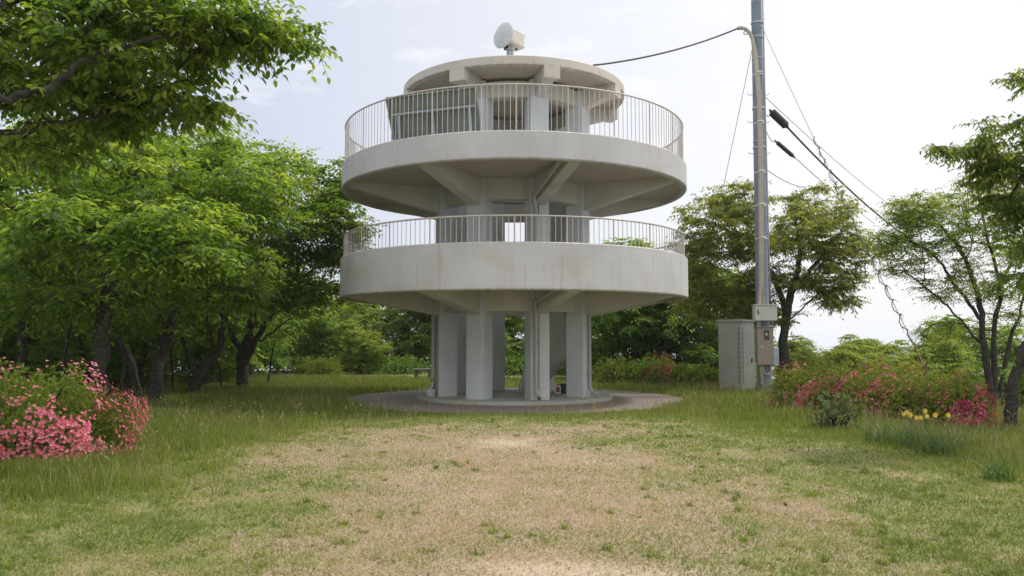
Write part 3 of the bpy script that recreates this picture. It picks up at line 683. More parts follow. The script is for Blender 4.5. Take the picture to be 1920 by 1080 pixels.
def skeleton(limbs, blobs, n, seed, zmin=-99, wander=.10, shell=.5):
    """limbs: [(points, r0, r1)] ; blobs: [(centre, radii, weight)] -> nodes, parents, rmin, tips"""
    rg = np.random.default_rng(seed); pos = []; par = []; rmin = []
    for pts, r0, r1 in limbs:
        cp = crom(pts, 6); first = None
        if pos:
            d = np.linalg.norm(np.array(pos) - np.array(cp[0]), axis=1); j = int(d.argmin()); first = j if d[j] < .5 else None
        prev = first if first is not None else -1
        for i, p in enumerate(cp):
            q = np.array(p) + rg.normal(size=3) * wander * .25 * (0 if i == 0 else 1); pos.append(q); par.append(prev); rmin.append(r0 + (r1 - r0) * (i / (len(cp) - 1)) ** .8); prev = len(pos) - 1
    nl = len(pos); wts = np.array([b[2] for b in blobs], float); wts /= wts.sum(); A = []
    while len(A) < n:
        b = blobs[rg.choice(len(blobs), p=wts)]; u = unit(rg.normal(size=3)); rr = rg.random() ** (1 / 3) if rg.random() > shell else rg.uniform(.75, 1)
        p = np.array(b[0]) + u * rr * np.array(b[1])
        if p[2] > zmin: A.append(p)
    A = np.array(A); base = np.array(pos)
    dmin = np.array([np.linalg.norm(base - a, axis=1).min() for a in A]); order = np.argsort(dmin)
    plen = np.zeros(nl)
    plen = list(np.linspace(0, 0, nl)); tips = []
    posA = np.zeros((nl + n * 40, 3)); posA[:nl] = base; plA = np.zeros(nl + n * 40); cnt = nl; zb = base[0][2]
    for i in range(nl): 
        if par[i] >= 0: plA[i] = plA[par[i]] + np.linalg.norm(base[i] - base[par[i]])
    hmin = base[:, 2].min(); hmax = base[:, 2].max()
    for a in A[order]:
        P = posA[:cnt]; d = np.linalg.norm(P - a, axis=1); cost = d * (1 + .35 * (P[:, 2] > a[2] + .3)) + .18 * plA[:cnt] + 3.0 * (P[:, 2] < hmin + .22 * (hmax - hmin))
        j = int(cost.argmin()); s = P[j].copy(); D_ = a - s; L = np.linalg.norm(D_); k = max(1, int(L / .38)); off = rg.normal(size=3) * wander * L * .6; off[2] = abs(off[2]) * .6
        prev = j
        for q in range(1, k + 1):
            t = q / k; p = s + D_ * t + off * math.sin(math.pi * t) + rg.normal(size=3) * .03
            posA[cnt] = p; plA[cnt] = plA[prev] + L / k; par.append(prev); rmin.append(0); prev = cnt; cnt += 1
            if cnt >= len(posA): break
        tips.append(prev)
        if cnt >= len(posA) - 60: break
    pos = posA[:cnt]; par = np.array(par[:cnt]); rmin = np.array(rmin[:cnt])
    acc = np.zeros(cnt); has = np.zeros(cnt, bool)
    for i in range(cnt - 1, -1, -1):
        if acc[i] == 0: acc[i] = .006 ** 2.4
        if par[i] >= 0: acc[par[i]] += acc[i]
    rad_ = np.maximum(np.minimum(acc ** (1 / 2.4), .09), rmin)
    for i in range(cnt):
        if par[i] >= 0: rad_[i] = min(rad_[i], rad_[par[i]])
    return pos, par, rad_, np.array(tips)
def branch_mesh(pos, par, rad_, minr=.0):
    n = len(pos); ch = [[] for _ in range(n)]
    for i in range(n):
        if par[i] >= 0: ch[par[i]].append(i)
    V = []; F = []; starts = [(-1, i) for i in range(n) if par[i] < 0]; c = 0
    while starts:
        pr, i = starts.pop(); chain = [pr] if pr >= 0 else []; chain.append(i)
        while ch[i]:
            k = sorted(ch[i], key=lambda q: -rad_[q]); starts += [(i, q) for q in k[1:]]; i = k[0]; chain.append(i)
        P = pos[chain]; Rr = rad_[chain].copy()
        if pr >= 0: Rr[0] = min(Rr[0], Rr[1] * 1.25)
        if Rr.max() < minr: continue
        ns = 10 if Rr.max() > .06 else (6 if Rr.max() > .02 else 4)
        ref = None
        for a in range(len(P)):
            t = unit(P[min(a + 1, len(P) - 1)] - P[max(a - 1, 0)])
            if ref is None: ref = unit(np.cross(t, [.3, .9, .1])) 
            else: ref = unit(ref - t * ref.dot(t))
            b = np.cross(t, ref); an = np.arange(ns) * 2 * math.pi / ns
            wob = 1 + (.10 * np.sin(an * 2 + a * .7) + .06 * np.sin(an * 3 + a * 1.3) if Rr[a] > .05 else 0)
            V.append(P[a] + (np.cos(an)[:, None] * ref + np.sin(an)[:, None] * b) * (Rr[a] * wob)[:, None] if np.ndim(wob) else P[a] + (np.cos(an)[:, None] * ref + np.sin(an)[:, None] * b) * Rr[a])
        m = len(P); k = np.arange(ns)
        for a in range(m - 1):
            A = c + a * ns; B = A + ns; F.append(np.stack([A + k, A + (k + 1) % ns, B + (k + 1) % ns, B + k], 1))
        c += m * ns
    return np.concatenate(V), np.concatenate(F)
def seg_tubes(P0, P1, r0, r1=None):
    r1 = r0 * .5 if r1 is None else r1; n = len(P0); t = unit(P1 - P0); a = unit(np.cross(t, [.31, .52, .79])); b = np.cross(t, a); V = []
    for P, r in ((P0, r0), (P1, r1)):
        for k in range(3): V.append(P + a * r * math.cos(k * 2.0944) + b * r * math.sin(k * 2.0944))
    V = np.stack(V, 1).reshape(-1, 3); B = (np.arange(n) * 6)[:, None]
    return V, np.concatenate([B + [k, (k + 1) % 3, 3 + (k + 1) % 3, 3 + k] for k in range(3)], 0)
def tree(name, label, base, limbs, blobs, n, seed, lm='leaf', bark='bark', group=None, twigs=4, tl=.5, step=.055, L=.112, W=.056, six=False, twigmesh=False, shell=.5, wander=.10, droop=.45, cat='tree', minr=0):
    base = np.array(base, float)
    pos, par, rd, tips = skeleton(limbs, blobs, n, seed, wander=wander, shell=shell)
    rg = np.random.default_rng(seed + 1000)
    t = thing(name, label, cat, tuple(base), 0, group)
    V, F = branch_mesh(pos, par, rd, minr)
    tp = pos[tips]; od = unit(tp - pos[par[tips]])
    # extra sprays on the last nodes before each tip
    pp = par[tips]; extra = pos[pp[pp >= 0]]; tp2 = np.concatenate([tp, extra]); od2 = np.concatenate([od, od[pp >= 0]])
    LV, LF, lr, (a, b) = sprays(tp2, od2, rg, twigs, tl, step, L, W, six, droop)
    if twigmesh:
        TV, TF = seg_tubes(a, b, .004); F = np.concatenate([F, TF + len(V)]); V = np.concatenate([V, TV])
    tr = npmesh('trunk', V - base, F, M[bark], t, True)
    npmesh('crown', LV - base, LF, M[lm], t, False, {'rnd': lr})
    return t
def copytree(t, loc, rz, s, label):
    r = t.copy(); sc.collection.objects.link(r); r.location = loc; r.rotation_euler = (0, 0, rz); r.scale = (s, s, s); r['label'] = label
    for c in list(t.children):
        d = c.copy(); sc.collection.objects.link(d); d.parent = r
    return r
def G(px, Y):           # ground point below pixel column px at distance Y
    x = (px - 960) / FPX * Y; return np.array([x, Y, H(x, Y)])
V3 = lambda px, py, Y: tuple(at(px, py, Y))
def blob(px, py, Y, rx, ry, rz, w=1): return (tuple(at(px, py, Y)), (rx, ry, rz), w)
GL = 'cherry trees along the left side'
# --- A: near tree out of frame left, its limbs hang over the top left
b = np.array([-9.6, 8.6, H(-9.6, 8.6)])
tree('cherry_tree', 'nearest cherry tree, its leafy limbs hanging over the top left of the view', b,
     [([b - [0, 0, .2], b + [0, 0, 1.5], b + [.3, 0, 3.0]], .22, .17),
      ([b + [.3, 0, 2.9], V3(-120, 230, 8.2), V3(0, 190, 8.3), V3(90, 165, 8.4), V3(170, 112, 8.5), V3(240, 85, 8.7), V3(420, 40, 9.4)], .07, .014),
      ([b + [.3, 0, 2.6], V3(-100, 290, 8.6), V3(0, 250, 8.8), V3(110, 232, 9.2), V3(190, 220, 9.6)], .07, .012),
      ([b + [.3, 0, 3.0], V3(-80, 60, 8.6), V3(60, -20, 9), V3(160, -60, 9.3)], .09, .02)],
     [blob(40, 60, 9, 1.3, 1.2, .9, 2.6), blob(200, 60, 9.3, 1.2, 1.1, .65, 2.4), blob(370, 45, 9.6, 1.0, 1.0, .42, 1.7), blob(505, 55, 9.9, .62, .7, .26, 1.0), blob(140, 190, 9.8, 1.0, .8, .34, 1.3), blob(330, 185, 10, .62, .6, .12, 1.1), blob(60, 265, 10.2, .9, .8, .28, .9), blob(240, 225, 10.2, .5, .6, .12, .5), blob(-120, 180, 9, .8, 1, 1.2, 1), blob(100, -80, 9, 2, 1.3, .6, 1.2)],
     300, 11, 'leaf', group=GL, six=True, twigs=5, tl=.48, step=.062, L=.106, W=.062, twigmesh=True, droop=.62, shell=.3)
# --- B.. : trees behind the left azalea
def bt_(px, Y, top, r0, stems, blobs, n, seed, label, lm='leaf', **k):
    b = G(px, Y); limbs = []
    for st, ra, rb in stems: limbs.append(([b - [0, 0, .3]] + [V3(*q) for q in st] if st[0] is not None else [V3(*q) for q in st[1:]], ra, rb))
    return tree('cherry_tree', label, b, limbs, blobs, n, seed, lm, group=GL, **k)
bt_(196, 17, 0, 0, [([(190, 640, 17), (205, 520, 17), (210, 430, 17), (190, 330, 17), (150, 240, 16.6)], .20, .05),
                    ([None, (196, 430, 17), (120, 415, 16), (40, 390, 15), (-60, 370, 14)], .11, .03),
                    ([None, (200, 520, 17), (165, 470, 17.4), (135, 440, 17.8), (120, 340, 18)], .08, .02)],
    [blob(60, 330, 15.5, 1.7, 1.6, .9, 1.6), blob(200, 300, 16.5, 1.8, 1.8, 1.0, 1.8), blob(120, 420, 14.8, 1.1, 1.4, .45, 1), blob(330, 400, 15, 1.0, 1.1, .5, 1.1), blob(300, 480, 15, .9, .8, .3, .6), blob(20, 480, 16, 1.2, 1.5, .5, .7), blob(330, 470, 15, 1.0, .8, .22, .7), blob(60, 560, 16.5, 1.2, 1, .4, .7), blob(220, 560, 17.5, .9, .8, .3, .4)],
    230, 21, 'dark trunked cherry tree directly behind the pink azalea at the left', twigs=6, tl=.70, step=.095, L=.15, W=.075)
bt_(292, 19.8, 0, 0, [([(298, 690, 19.8), (322, 600, 19.8), (335, 500, 19.6), (330, 400, 19.6), (350, 320, 19.4), (340, 260, 19.2)], .17, .04),
                      ([None, (318, 620, 19.8), (285, 560, 20), (262, 500, 20.2), (250, 400, 20.4)], .07, .02),
                      ([None, (330, 520, 19.6), (385, 430, 19.2), (440, 350, 19)], .08, .02)],
    [blob(330, 300, 19.2, 1.8, 1.9, .95, 1.7), blob(430, 360, 18.8, 1.4, 1.5, .8, 1.3), blob(280, 430, 19.5, 1.5, 1.5, .7, 1), blob(400, 480, 18.6, 1.3, 1.2, .45, .9), blob(400, 555, 19, 1.2, 1.0, .28, .6), blob(230, 540, 20, 1.1, 1, .35, .5)],
    220, 22, 'cherry tree with a leaning pale patched trunk right of the pink azalea', twigs=6, tl=.70, step=.095, L=.15, W=.075)
bt_(265, 21, 0, 0, [([(250, 690, 20.6), (225, 630, 20.3), (240, 570, 20.2), (262, 480, 20), (230, 380, 20)], .13, .03)],
    [blob(220, 350, 20.5, 1.7, 1.6, .9, 1.2), blob(140, 420, 20.5, 1.5, 1.5, .8, 1), blob(250, 260, 20.5, 1.3, 1.3, .7, .7)],
    140, 23, 'slender curved cherry tree between the two thickest trunks on the left', twigs=6, tl=.70, step=.095, L=.15, W=.075)
bt_(352, 23.5, 0, 0, [([(385, 690, 23.6), (410, 650, 23.8), (425, 560, 24), (440, 460, 24)], .20, .05), ([None, (370, 705, 23.5), (345, 640, 23.5), (335, 560, 23.4)], .10, .04), ([None, (420, 600, 23.9), (385, 520, 23.6), (370, 400, 23.4)], .08, .02)],
    [blob(400, 330, 23.5, 2.2, 1.9, 1.1, 1.4), blob(480, 420, 23.8, 1.7, 1.6, .9, 1.1), blob(330, 440, 23.5, 1.8, 1.5, .9, 1), blob(360, 560, 24.5, 1.6, 1.5, .5, .6), blob(420, 520, 23, 1.6, 1.2, .4, .7)],
    210, 24, 'cherry tree with a thick trunk bending right, in the middle of the left trees', twigs=6, tl=.70, step=.095, L=.15, W=.075)
bt_(452, 26.5, 0, 0, [([(455, 690, 26.5), (458, 655, 26.5), (468, 620, 26.5), (480, 560, 26.4), (470, 450, 26.2), (480, 360, 26)], .24, .05),
                      ([None, (460, 680, 26.5), (495, 610, 26.3), (530, 560, 26), (560, 500, 25.8), (590, 440, 25.6)], .13, .03),
                      ([None, (458, 665, 26.5), (425, 610, 26.6), (400, 560, 26.8), (395, 470, 27)], .11, .03),
                      ([None, (545, 530, 26), (600, 500, 25.6), (650, 480, 25)], .05, .015),
                      ([None, (490, 640, 26.4), (540, 600, 26), (575, 585, 25.6)], .04, .01)],
    [blob(540, 360, 25.5, 2.0, 2.0, 1.05, 1.7), blob(600, 430, 25.2, 1.5, 1.6, .9, 1.2), blob(545, 300, 25.5, 1.1, 1.2, .4, .6), blob(440, 400, 26, 1.8, 1.8, 1.0, 1.2), blob(520, 490, 25.5, 1.9, 1.6, .55, 1.2), blob(640, 400, 25.0, .85, .9, .85, .7), blob(640, 480, 25, .8, .8, .5, .5), blob(470, 290, 26, 1.2, 1.2, .55, .6), blob(500, 560, 25.5, 1.8, 1.2, .3, .9), blob(600, 545, 25.2, 1.2, 1.0, .35, .9), blob(400, 540, 26, 1.2, 1.2, .5, .6), blob(640, 330, 25, .5, .6, .5, .35)],
    370, 25, 'spreading many stemmed cherry tree nearest the left side of the tower', twigs=6, tl=.70, step=.095, L=.15, W=.075)
bt_(52, 20, 0, 0, [([(45, 680, 20), (38, 600, 20), (50, 500, 20), (30, 400, 20)], .12, .03), ([None, (40, 620, 20), (80, 520, 20), (110, 420, 20)], .06, .02)],
    [blob(40, 420, 20, 2.2, 1.8, 1.2, 1.5), blob(0, 540, 20, 1.8, 1.5, .8, .8), blob(110, 520, 20.5, 1.5, 1.3, .6, .7), blob(90, 300, 20, 2, 1.8, .9, 1)],
    170, 26, 'thin cherry tree at the far left edge behind the azalea', twigs=6, tl=.70, step=.095, L=.15, W=.075)
GT = 'thin saplings under the left trees'
for i, (px, Y, hh, ln, lb) in enumerate([(120, 19, 4.2, .3, 'thin sapling left of the thick trunk over the azalea'), (245, 18.5, 3.2, -.5, 'thin bent sapling at the right shoulder of the azalea'), (275, 22, 3.4, .9, 'thin sapling leaning right between the left trunks'), (330, 24.5, 4.0, -.4, 'thin upright sapling behind the pale patched trunk'), (420, 25.5, 3.2, -.8, 'thin sapling left of the many stemmed tree'), (505, 29, 3.0, .5, 'thin sapling on the lawn edge right of the many stemmed tree')]):
    b = G(px, Y)
    tree('sapling', lb, b, [([b - [0, 0, .2], b + [ln * .25, 0, hh * .35], b + [ln * .7, .1, hh * .7], b + [ln, .2, hh]], .045, .012), ([b + [ln * .3, 0, hh * .4], b + [ln * .3 - .5, .1, hh * .6], b + [ln * .3 - .9, .1, hh * .7]], .02, .008)],
         [(tuple(b + [ln, .2, hh]), (.9, .8, .35), 1), (tuple(b + [ln * .5, .1, hh * .62]), (1.0, .8, .25), 1)], 34, 300 + i, 'leaf', group=GT, twigs=5, tl=.6, step=.09, L=.13, W=.065)
# generic background trees, grown once per kind then copied
def proto(seed, name, label, h, lm, n, group, L=.155, spread=2.4, tl=.6, twigs=5, low=False):
    rg = random.Random(seed); b = np.array([0, 0, 0.]); limbs = [([b - [0, 0, .5], b + [.1, 0, h * .2], b + [rg.uniform(-.3, .3), rg.uniform(-.3, .3), h * .42]], .17, .12)]
    top = limbs[0][0][-1]
    for k in range(4):
        a = k * 1.57 + rg.uniform(-.4, .4); q = np.array([math.cos(a), math.sin(a), 0]); limbs.append(([top * (.6 + .1 * k) if k else top, top + q * spread * .3 + [0, 0, h * .12], top + q * spread * .65 + [0, 0, h * .30]], .08, .03))
    bl = [((rg.uniform(-.5, .5) * spread, rg.uniform(-.5, .5) * spread, h * z), (spread * rx, spread * rx, h * .16), wv) for z, rx, wv in ((.88, .45, 1), (.70, .8, 2.2), (.52, .9, 2), (.36, .8, 1.1 if not low else 2.0))]
    if low: bl.append(((0, 0, h * .18), (spread * .9, spread * .9, h * .14), 1.6))
    return tree(name, label, (0, 0, 0), limbs, bl, n, seed, lm, group=group, L=L, W=L * .5, tl=tl, twigs=twigs, step=.075, wander=.13)
GB = 'trees on the slope behind the left side'
p1 = proto(31, 'leafy_tree', 'x', 6.0, 'leaf', 330, GB, low=True)
p2 = proto(32, 'leafy_tree', 'x', 5.5, 'leaf_dark', 330, GB, low=True)
p3 = proto(33, 'leafy_tree', 'x', 5.0, 'leaf_light', 340, GB, low=True)
used = set()
def put(p, px, Y, s, rz, label, dz=0):
    x = (px - 960) / FPX * Y; z = H(x, Y) + dz; 
    if id(p) not in used and p.name not in used:
        used.add(p.name); p.location = (x, Y, z); p.rotation_euler = (0, 0, rz); p.scale = (s, s, s); p['label'] = label; return p
    return copytree(p, (x, Y, z), rz, s, label)
back_left = [
 (p1, 0, 24, 1.05, .3, 'leafy tree at the left edge behind the thin cherry tree'), (p2, 110, 26, 1.0, 1.2, 'dark tree behind the trunk that rises over the azalea'),
 (p1, 200, 29, 1.1, 2.0, 'tree filling the gap left of the leaning trunk'), (p2, 300, 31, 1.1, 2.6, 'dark tree far behind the leaning trunk'),
 (p2, 30, 31, 1.2, .8, 'dark tree far back at the left edge'), (p1, 395, 33, 1.1, 3.6, 'tree behind the thick trunk bending right'),
 (p2, 470, 36, 1.0, 4.1, 'dark tree behind the many stemmed cherry tree'), (p2, 160, 22.5, .62, .5, 'low dark tree in the shade just behind the azalea'),
 (p2, 400, 29, .55, 5, 'low dark tree under the middle of the left trees'), (p2, 270, 26, .6, 4.4, 'low dark tree under the slender curved trunk'), (p2, 40, 24, .7, 2.2, 'low dark tree at the left edge in the shade')]
for a in back_left: put(*a)
GM = 'trees behind the tower lawn'
back_mid = [
 (p3, 560, 44, 1.0, .2, 'pale green tree at the back of the lawn left of the tower'), (p3, 640, 46, 1.0, 1.2, 'pale green tree behind the lower left edge of the tower'),
 (p1, 600, 40, .62, 1.8, 'smaller bright tree just behind the brown shrub'), (p3, 715, 43, .98, 2.4, 'pale green tree showing below the deck left of the columns'), (p1, 790, 42, .98, 3.1, 'tree just left of the columns behind the bench'),
 (p2, 850, 46, 1.0, 4.0, 'dark tree hidden mostly behind the left columns'), (p1, 965, 43, .92, 5.0, 'tree showing between the two front columns'), (p2, 1050, 44, .9, .9, 'dark tree behind the right columns'),
 (p3, 680, 38, .5, 4, 'low pale tree at the back edge of the lawn'), (p1, 520, 41, .9, 5.4, 'tree at the back right of the many stemmed cherry tree'), (p1, 930, 38, .45, .4, 'low tree seen through the tower'), (p1, 1010, 38, .45, 2.4, 'low tree seen through the tower behind the staircase')]
for a in back_mid: o = put(*a); o['group'] = GM
GR = 'trees between the tower and the cabinet'
back_r = [(p2, 1140, 34, .98, .3, 'dark tree just right of the columns'), (p1, 1205, 33, .95, 1.4, 'dense tree behind the red flowered shrub'), (p2, 1275, 31.5, .92, 2.7, 'dark tree left of the cabinet'),
          (p1, 1340, 34, .85, 3.3, 'green tree behind the cabinet'), (p2, 1100, 40, 1.0, 4.2, 'dark tree behind the right end of the columns'), (p1, 1400, 38, .8, 5.2, 'green tree behind the utility pole foot')]
for a in back_r: o = put(*a); o['group'] = GR
GS = 'low trees on the slope beyond the right hedge'
for a in [(p3, 1560, 31, .72, .7, 'yellow green tree top rising behind the pole side of the pink hedge'), (p3, 1650, 30, .74, 2.1, 'yellow green tree top behind the middle of the pink hedge'), (p1, 1745, 32, .76, 3.6, 'green tree top left of the many stemmed tree'),
          (p3, 1500, 33, .66, 5.0, 'yellow green tree top just right of the pole'), (p1, 1900, 30, .8, 1.0, 'green tree top behind the many stemmed tree at the right edge'), (p3, 1605, 27, .6, 1.9, 'nearer yellow green tree top just over the hedge middle'), (p3, 1525, 28, .6, 2.9, 'nearer yellow green tree top over the pole end of the hedge'), (p3, 1700, 28, .62, 4.4, 'nearer yellow green tree top under the creeper covered wire'), (p1, 1790, 27, .55, .2, 'small green tree top left of the many stems'), (p3, 1570, 25.5, .6, 5.2, 'closest yellow green tree top, left of centre behind the pink hedge'), (p3, 1655, 25, .6, 3.3, 'closest yellow green tree top, right of centre behind the pink hedge'), (p3, 1735, 24.5, .55, 1.0, 'small yellow green tree top behind the yellow guy guard')]:
    o = put(*a); o['group'] = GS
    x, y = o.location.x, o.location.y; o.location.z = at(a[1], 628, y).z - 5.2 * a[3] + random.Random(a[1]).uniform(-.3, .1)
# --- R1: olive tree behind the pole
b = G(1466, 27)
tree('olive_green_tree', 'broad brownish green tree with forked dark trunk right behind the utility pole', b,
     [([b - [0, 0, .3], V3(1468, 640, 27), V3(1482, 560, 27), V3(1500, 480, 27), V3(1490, 410, 27)], .21, .05),
      ([V3(1478, 590, 27), V3(1440, 500, 26.8), V3(1400, 450, 26.5), V3(1340, 420, 26.2)], .11, .03),
      ([V3(1485, 550, 27), V3(1540, 480, 27), V3(1590, 420, 27)], .09, .02), ([V3(1440, 500, 26.8), V3(1385, 470, 27.5), V3(1330, 500, 28)], .06, .02), ([V3(1478, 600, 27), V3(1530, 555, 26.8), V3(1570, 540, 26.6)], .03, .01)],
     [blob(1440, 430, 26.8, 2.1, 2.0, 1.1, 2.0), blob(1350, 420, 26.4, 1.5, 1.5, 1.15, 1.4), blob(1540, 440, 27, 1.6, 1.6, 1.0, 1.5), blob(1380, 370, 26.5, .8, 1, .5, .5), blob(1535, 385, 27, 1.3, 1.2, .65, .8), blob(1350, 520, 26.8, 1.5, 1.3, .65, .8), blob(1540, 520, 27, 1.4, 1.2, .45, .8), blob(1300, 480, 27, .8, 1, .9, .8), blob(1380, 560, 27.5, 1.2, 1, .5, .8), blob(1590, 470, 27, 1.0, 1, .6, .7), blob(1450, 520, 26.8, 1.4, 1, .4, .8), blob(1330, 570, 27.2, 1.2, 1, .5, .8), blob(1440, 590, 27.6, 1.0, .9, .3, .5), blob(1560, 560, 27, .9, .8, .25, .4)],
     800, 41, 'leaf_olive', tl=.5, L=.11, W=.046, twigs=5, droop=.8)
# --- R2: many-stemmed light tree at right
b = G(1862, 19.5); YR = 19.5
tree('slender_tree', 'many stemmed light leaved tree with bare arching branches at the right edge', b,
     [([b - [0, 0, .3], V3(1845, 650, YR), V3(1835, 560, YR), V3(1800, 470, YR), V3(1740, 400, YR), V3(1720, 380, YR)], .10, .014),
      ([b - [0, 0, .2], V3(1862, 640, YR), V3(1875, 540, YR), V3(1850, 440, YR), V3(1830, 340, YR)], .085, .014),
      ([b - [.05, 0, .2], V3(1890, 650, YR), V3(1915, 580, YR), V3(1925, 480, YR)], .075, .014),
      ([V3(1840, 600, YR), V3(1790, 530, YR), V3(1740, 470, YR), V3(1670, 440, YR)], .05, .012),
      ([V3(1845, 650, YR), V3(1800, 600, YR), V3(1760, 560, YR), V3(1700, 510, YR)], .035, .01), ([V3(1870, 560, YR), V3(1900, 470, YR), V3(1905, 390, YR)], .05, .012)],
     [blob(1760, 420, YR, 1.0, 1.2, .75, 1.3), blob(1840, 380, YR, 1.0, 1.2, .9, 1.5), blob(1700, 480, YR, .65, .9, .5, .8), blob(1860, 500, YR, 1.0, 1.0, .8, .8), blob(1790, 540, YR, .9, .9, .4, .5), blob(1915, 420, YR, .6, 1, .9, .9), blob(1840, 620, 20.5, .9, .8, .4, .25), blob(1715, 395, YR, .65, .8, .42, 1.1), blob(1660, 450, YR, .4, .6, .3, .4), blob(1900, 560, YR, .7, .8, .6, .6), blob(1770, 620, 20.2, .6, .6, .25, .35)],
     760, 42, 'leaf_light', tl=.36, L=.066, W=.033, twigs=4, step=.05, droop=.3, wander=.06, bark='bark')
# --- R3: near overhanging branches at right
b = np.array([10.8, 11.2, H(10.8, 11.2)])
tree('cherry_tree', 'bronze leaved cherry tree reaching in from outside the right edge', b,
     [([b - [0, 0, .2], b + [0, 0, 2], b + [-.5, 0, 3.6]], .17, .12), ([b + [-.4, 0, 3.5], V3(1960, 330, 11.6), V3(1880, 300, 11.8), V3(1800, 275, 12)], .06, .012), ([b + [-.4, 0, 3.5], V3(1990, 210, 11.4), V3(1935, 150, 11.2)], .05, .01)],
     [blob(1870, 265, 11.8, .50, .7, .32, 1.4), blob(1790, 275, 12, .36, .5, .14, .45), blob(1905, 350, 11.8, .38, .7, .4, 1.2), blob(1925, 440, 12, .25, .6, .3, .7), blob(1990, 300, 11.6, .7, .9, .9, 1.2), blob(1945, 140, 11.2, .28, .4, .10, .22), blob(1880, 385, 12, .3, .5, .2, .4), blob(1900, 520, 12, .3, .5, .12, .35), blob(1960, 400, 12, .5, .7, .8, .8), blob(1850, 320, 12, .3, .5, .18, .5)],
     190, 43, 'leaf_red', tl=.30, L=.085, W=.034, six=True, twigmesh=True, twigs=5, step=.045, droop=.8, wander=.08)
b = G(1900, 14.5)
tree('leaning_tree', 'dark leaning trunk at the right edge behind the end of the pink hedge', b, [([b - [.1, 0, .3], V3(1898, 740, 14.5), V3(1930, 640, 14.5), V3(1980, 500, 14.5)], .12, .07)],
     [blob(1990, 480, 14.5, .6, 1.0, .8, 1), blob(1930, 690, 14.8, .35, .4, .25, .3)], 60, 44, 'leaf_dark', tl=.4)

# --- bushes
def bush(name, label, cx, cy, rx, ry, h, n, seed, lm, petal, pf, rz=0, L=.045, W=.02, group=None, pn=0, pmask=None, fsz=.028, lump=.16):
    rg = np.random.default_rng(seed); z0 = H(cx, cy); t = thing(name, label, 'bush', (cx, cy, z0), rz, group)
    def surf(m, inner=0.0, lowcut=-.05):
        th = rg.uniform(0, 2 * math.pi, m); u = rg.uniform(lowcut, 1, m); ph = np.arccos(np.clip(u, -1, 1))
        k = 1 + lump * (np.sin(th * 5 + seed) * np.sin(ph * 4 + seed * 2) + .7 * np.sin(th * 9 + 2 * seed + ph * 5)) + rg.normal(size=m) * .035
        k *= 1 - inner * rg.random(m) ** .6
        d = np.stack([np.sin(ph) ** .75 * np.cos(th), np.sin(ph) ** .75 * np.sin(th), np.maximum(np.cos(ph), -.1) * .86 + .10], 1)
        return d * np.array([rx, ry, h]) * k[:, None], unit(d * np.array([1 / rx, 1 / ry, 1 / h])), th, ph
    # stems
    P, nrm_, th, ph = surf(90, .1, .2); base = P * np.array([.12, .12, 0]); SV, SF = seg_tubes(base + [0, 0, .0], P * .93, .012, .004)
    npmesh('stem', SV, SF, M['bark'], t)
    P, nr, th, ph = surf(n, .28); k = 5
    P = np.repeat(P, k, 0); nr = np.repeat(nr, k, 0); cl = np.repeat(rg.random(n), k)
    D_ = unit(nr * .8 + rg.normal(size=P.shape) * .6 + [0, 0, .35]); P = P + rg.normal(size=P.shape) * .012
    LL = L * rg.uniform(.7, 1.3, len(P)); V, F, r = leaves(P, D_, unit(nr + rg.normal(size=P.shape) * .5), LL, LL * W / L, rg, False, np.clip(cl * .6 + rg.random(len(P)) * .45, 0, 1))
    npmesh('foliage', V, F, M[lm], t, False, {'rnd': r})
    if pn:
        P, nr, th, ph = surf(pn * 6, .03, -.05); w_ = pmask(P, th, ph) * (.06 + 1.3 * sstep(.50, .60, fbm(P[:, 0] * 1.9 + 50, P[:, 2] * 2.6 + P[:, 1] * 1.9 + 50, seed, 3))); keep = rg.random(len(P)) < w_ * pf; P = P[keep][:pn] * 1.02; nr = nr[keep][:pn]
        f = len(P); a = unit(np.cross(nr, [.2, .3, .9])); b_ = np.cross(nr, a); VV = []; 
        PP = []; DD = []; NN = []
        for q in range(5):
            an = q * 2 * math.pi / 5 + rg.random(f); d = a * np.cos(an)[:, None] + b_ * np.sin(an)[:, None]
            PP.append(P); DD.append(unit(d + nr * .55)); NN.append(unit(nr - d * .5))
        PP = np.concatenate(PP); DD = np.concatenate(DD); NN = np.concatenate(NN); LL = fsz * rg.uniform(.8, 1.2, len(PP)); rv = np.tile(rg.random(f), 5)
        V, F, r = leaves(PP, DD, NN, LL, LL * .85, rg, False, rv); npmesh('blossom', V, F, M[petal], t, False, {'rnd': r})
    return t
pm_left = lambda P, th, ph: np.clip(.07 + 1.3 * sstep(.80, .45, P[:, 2]) + .25 * sstep(.6, 1.3, P[:, 0]), 0, 1)
bush('azalea_bush', 'coral pink azalea with bright green top in the grass at the left edge', -6.62, 10.9, 1.30, 1.12, 1.22, 5600, 3, 'azalea_leaf', 'petal', 1.3, L=.05, W=.022, pn=2600, pmask=pm_left, fsz=.027)
bush('azalea_bush', 'second coral pink azalea half cut by the left edge of the view', -8.2, 10.4, 1.3, 1.1, 1.08, 3600, 4, 'azalea_leaf', 'petal', .9, L=.05, W=.022, pn=900, pmask=pm_left, fsz=.034)
GH = 'azaleas forming the right hedge'
pm_all = lambda P, th, ph: np.clip(.35 + .6 * sstep(1.0, .3, P[:, 2]), 0, 1)
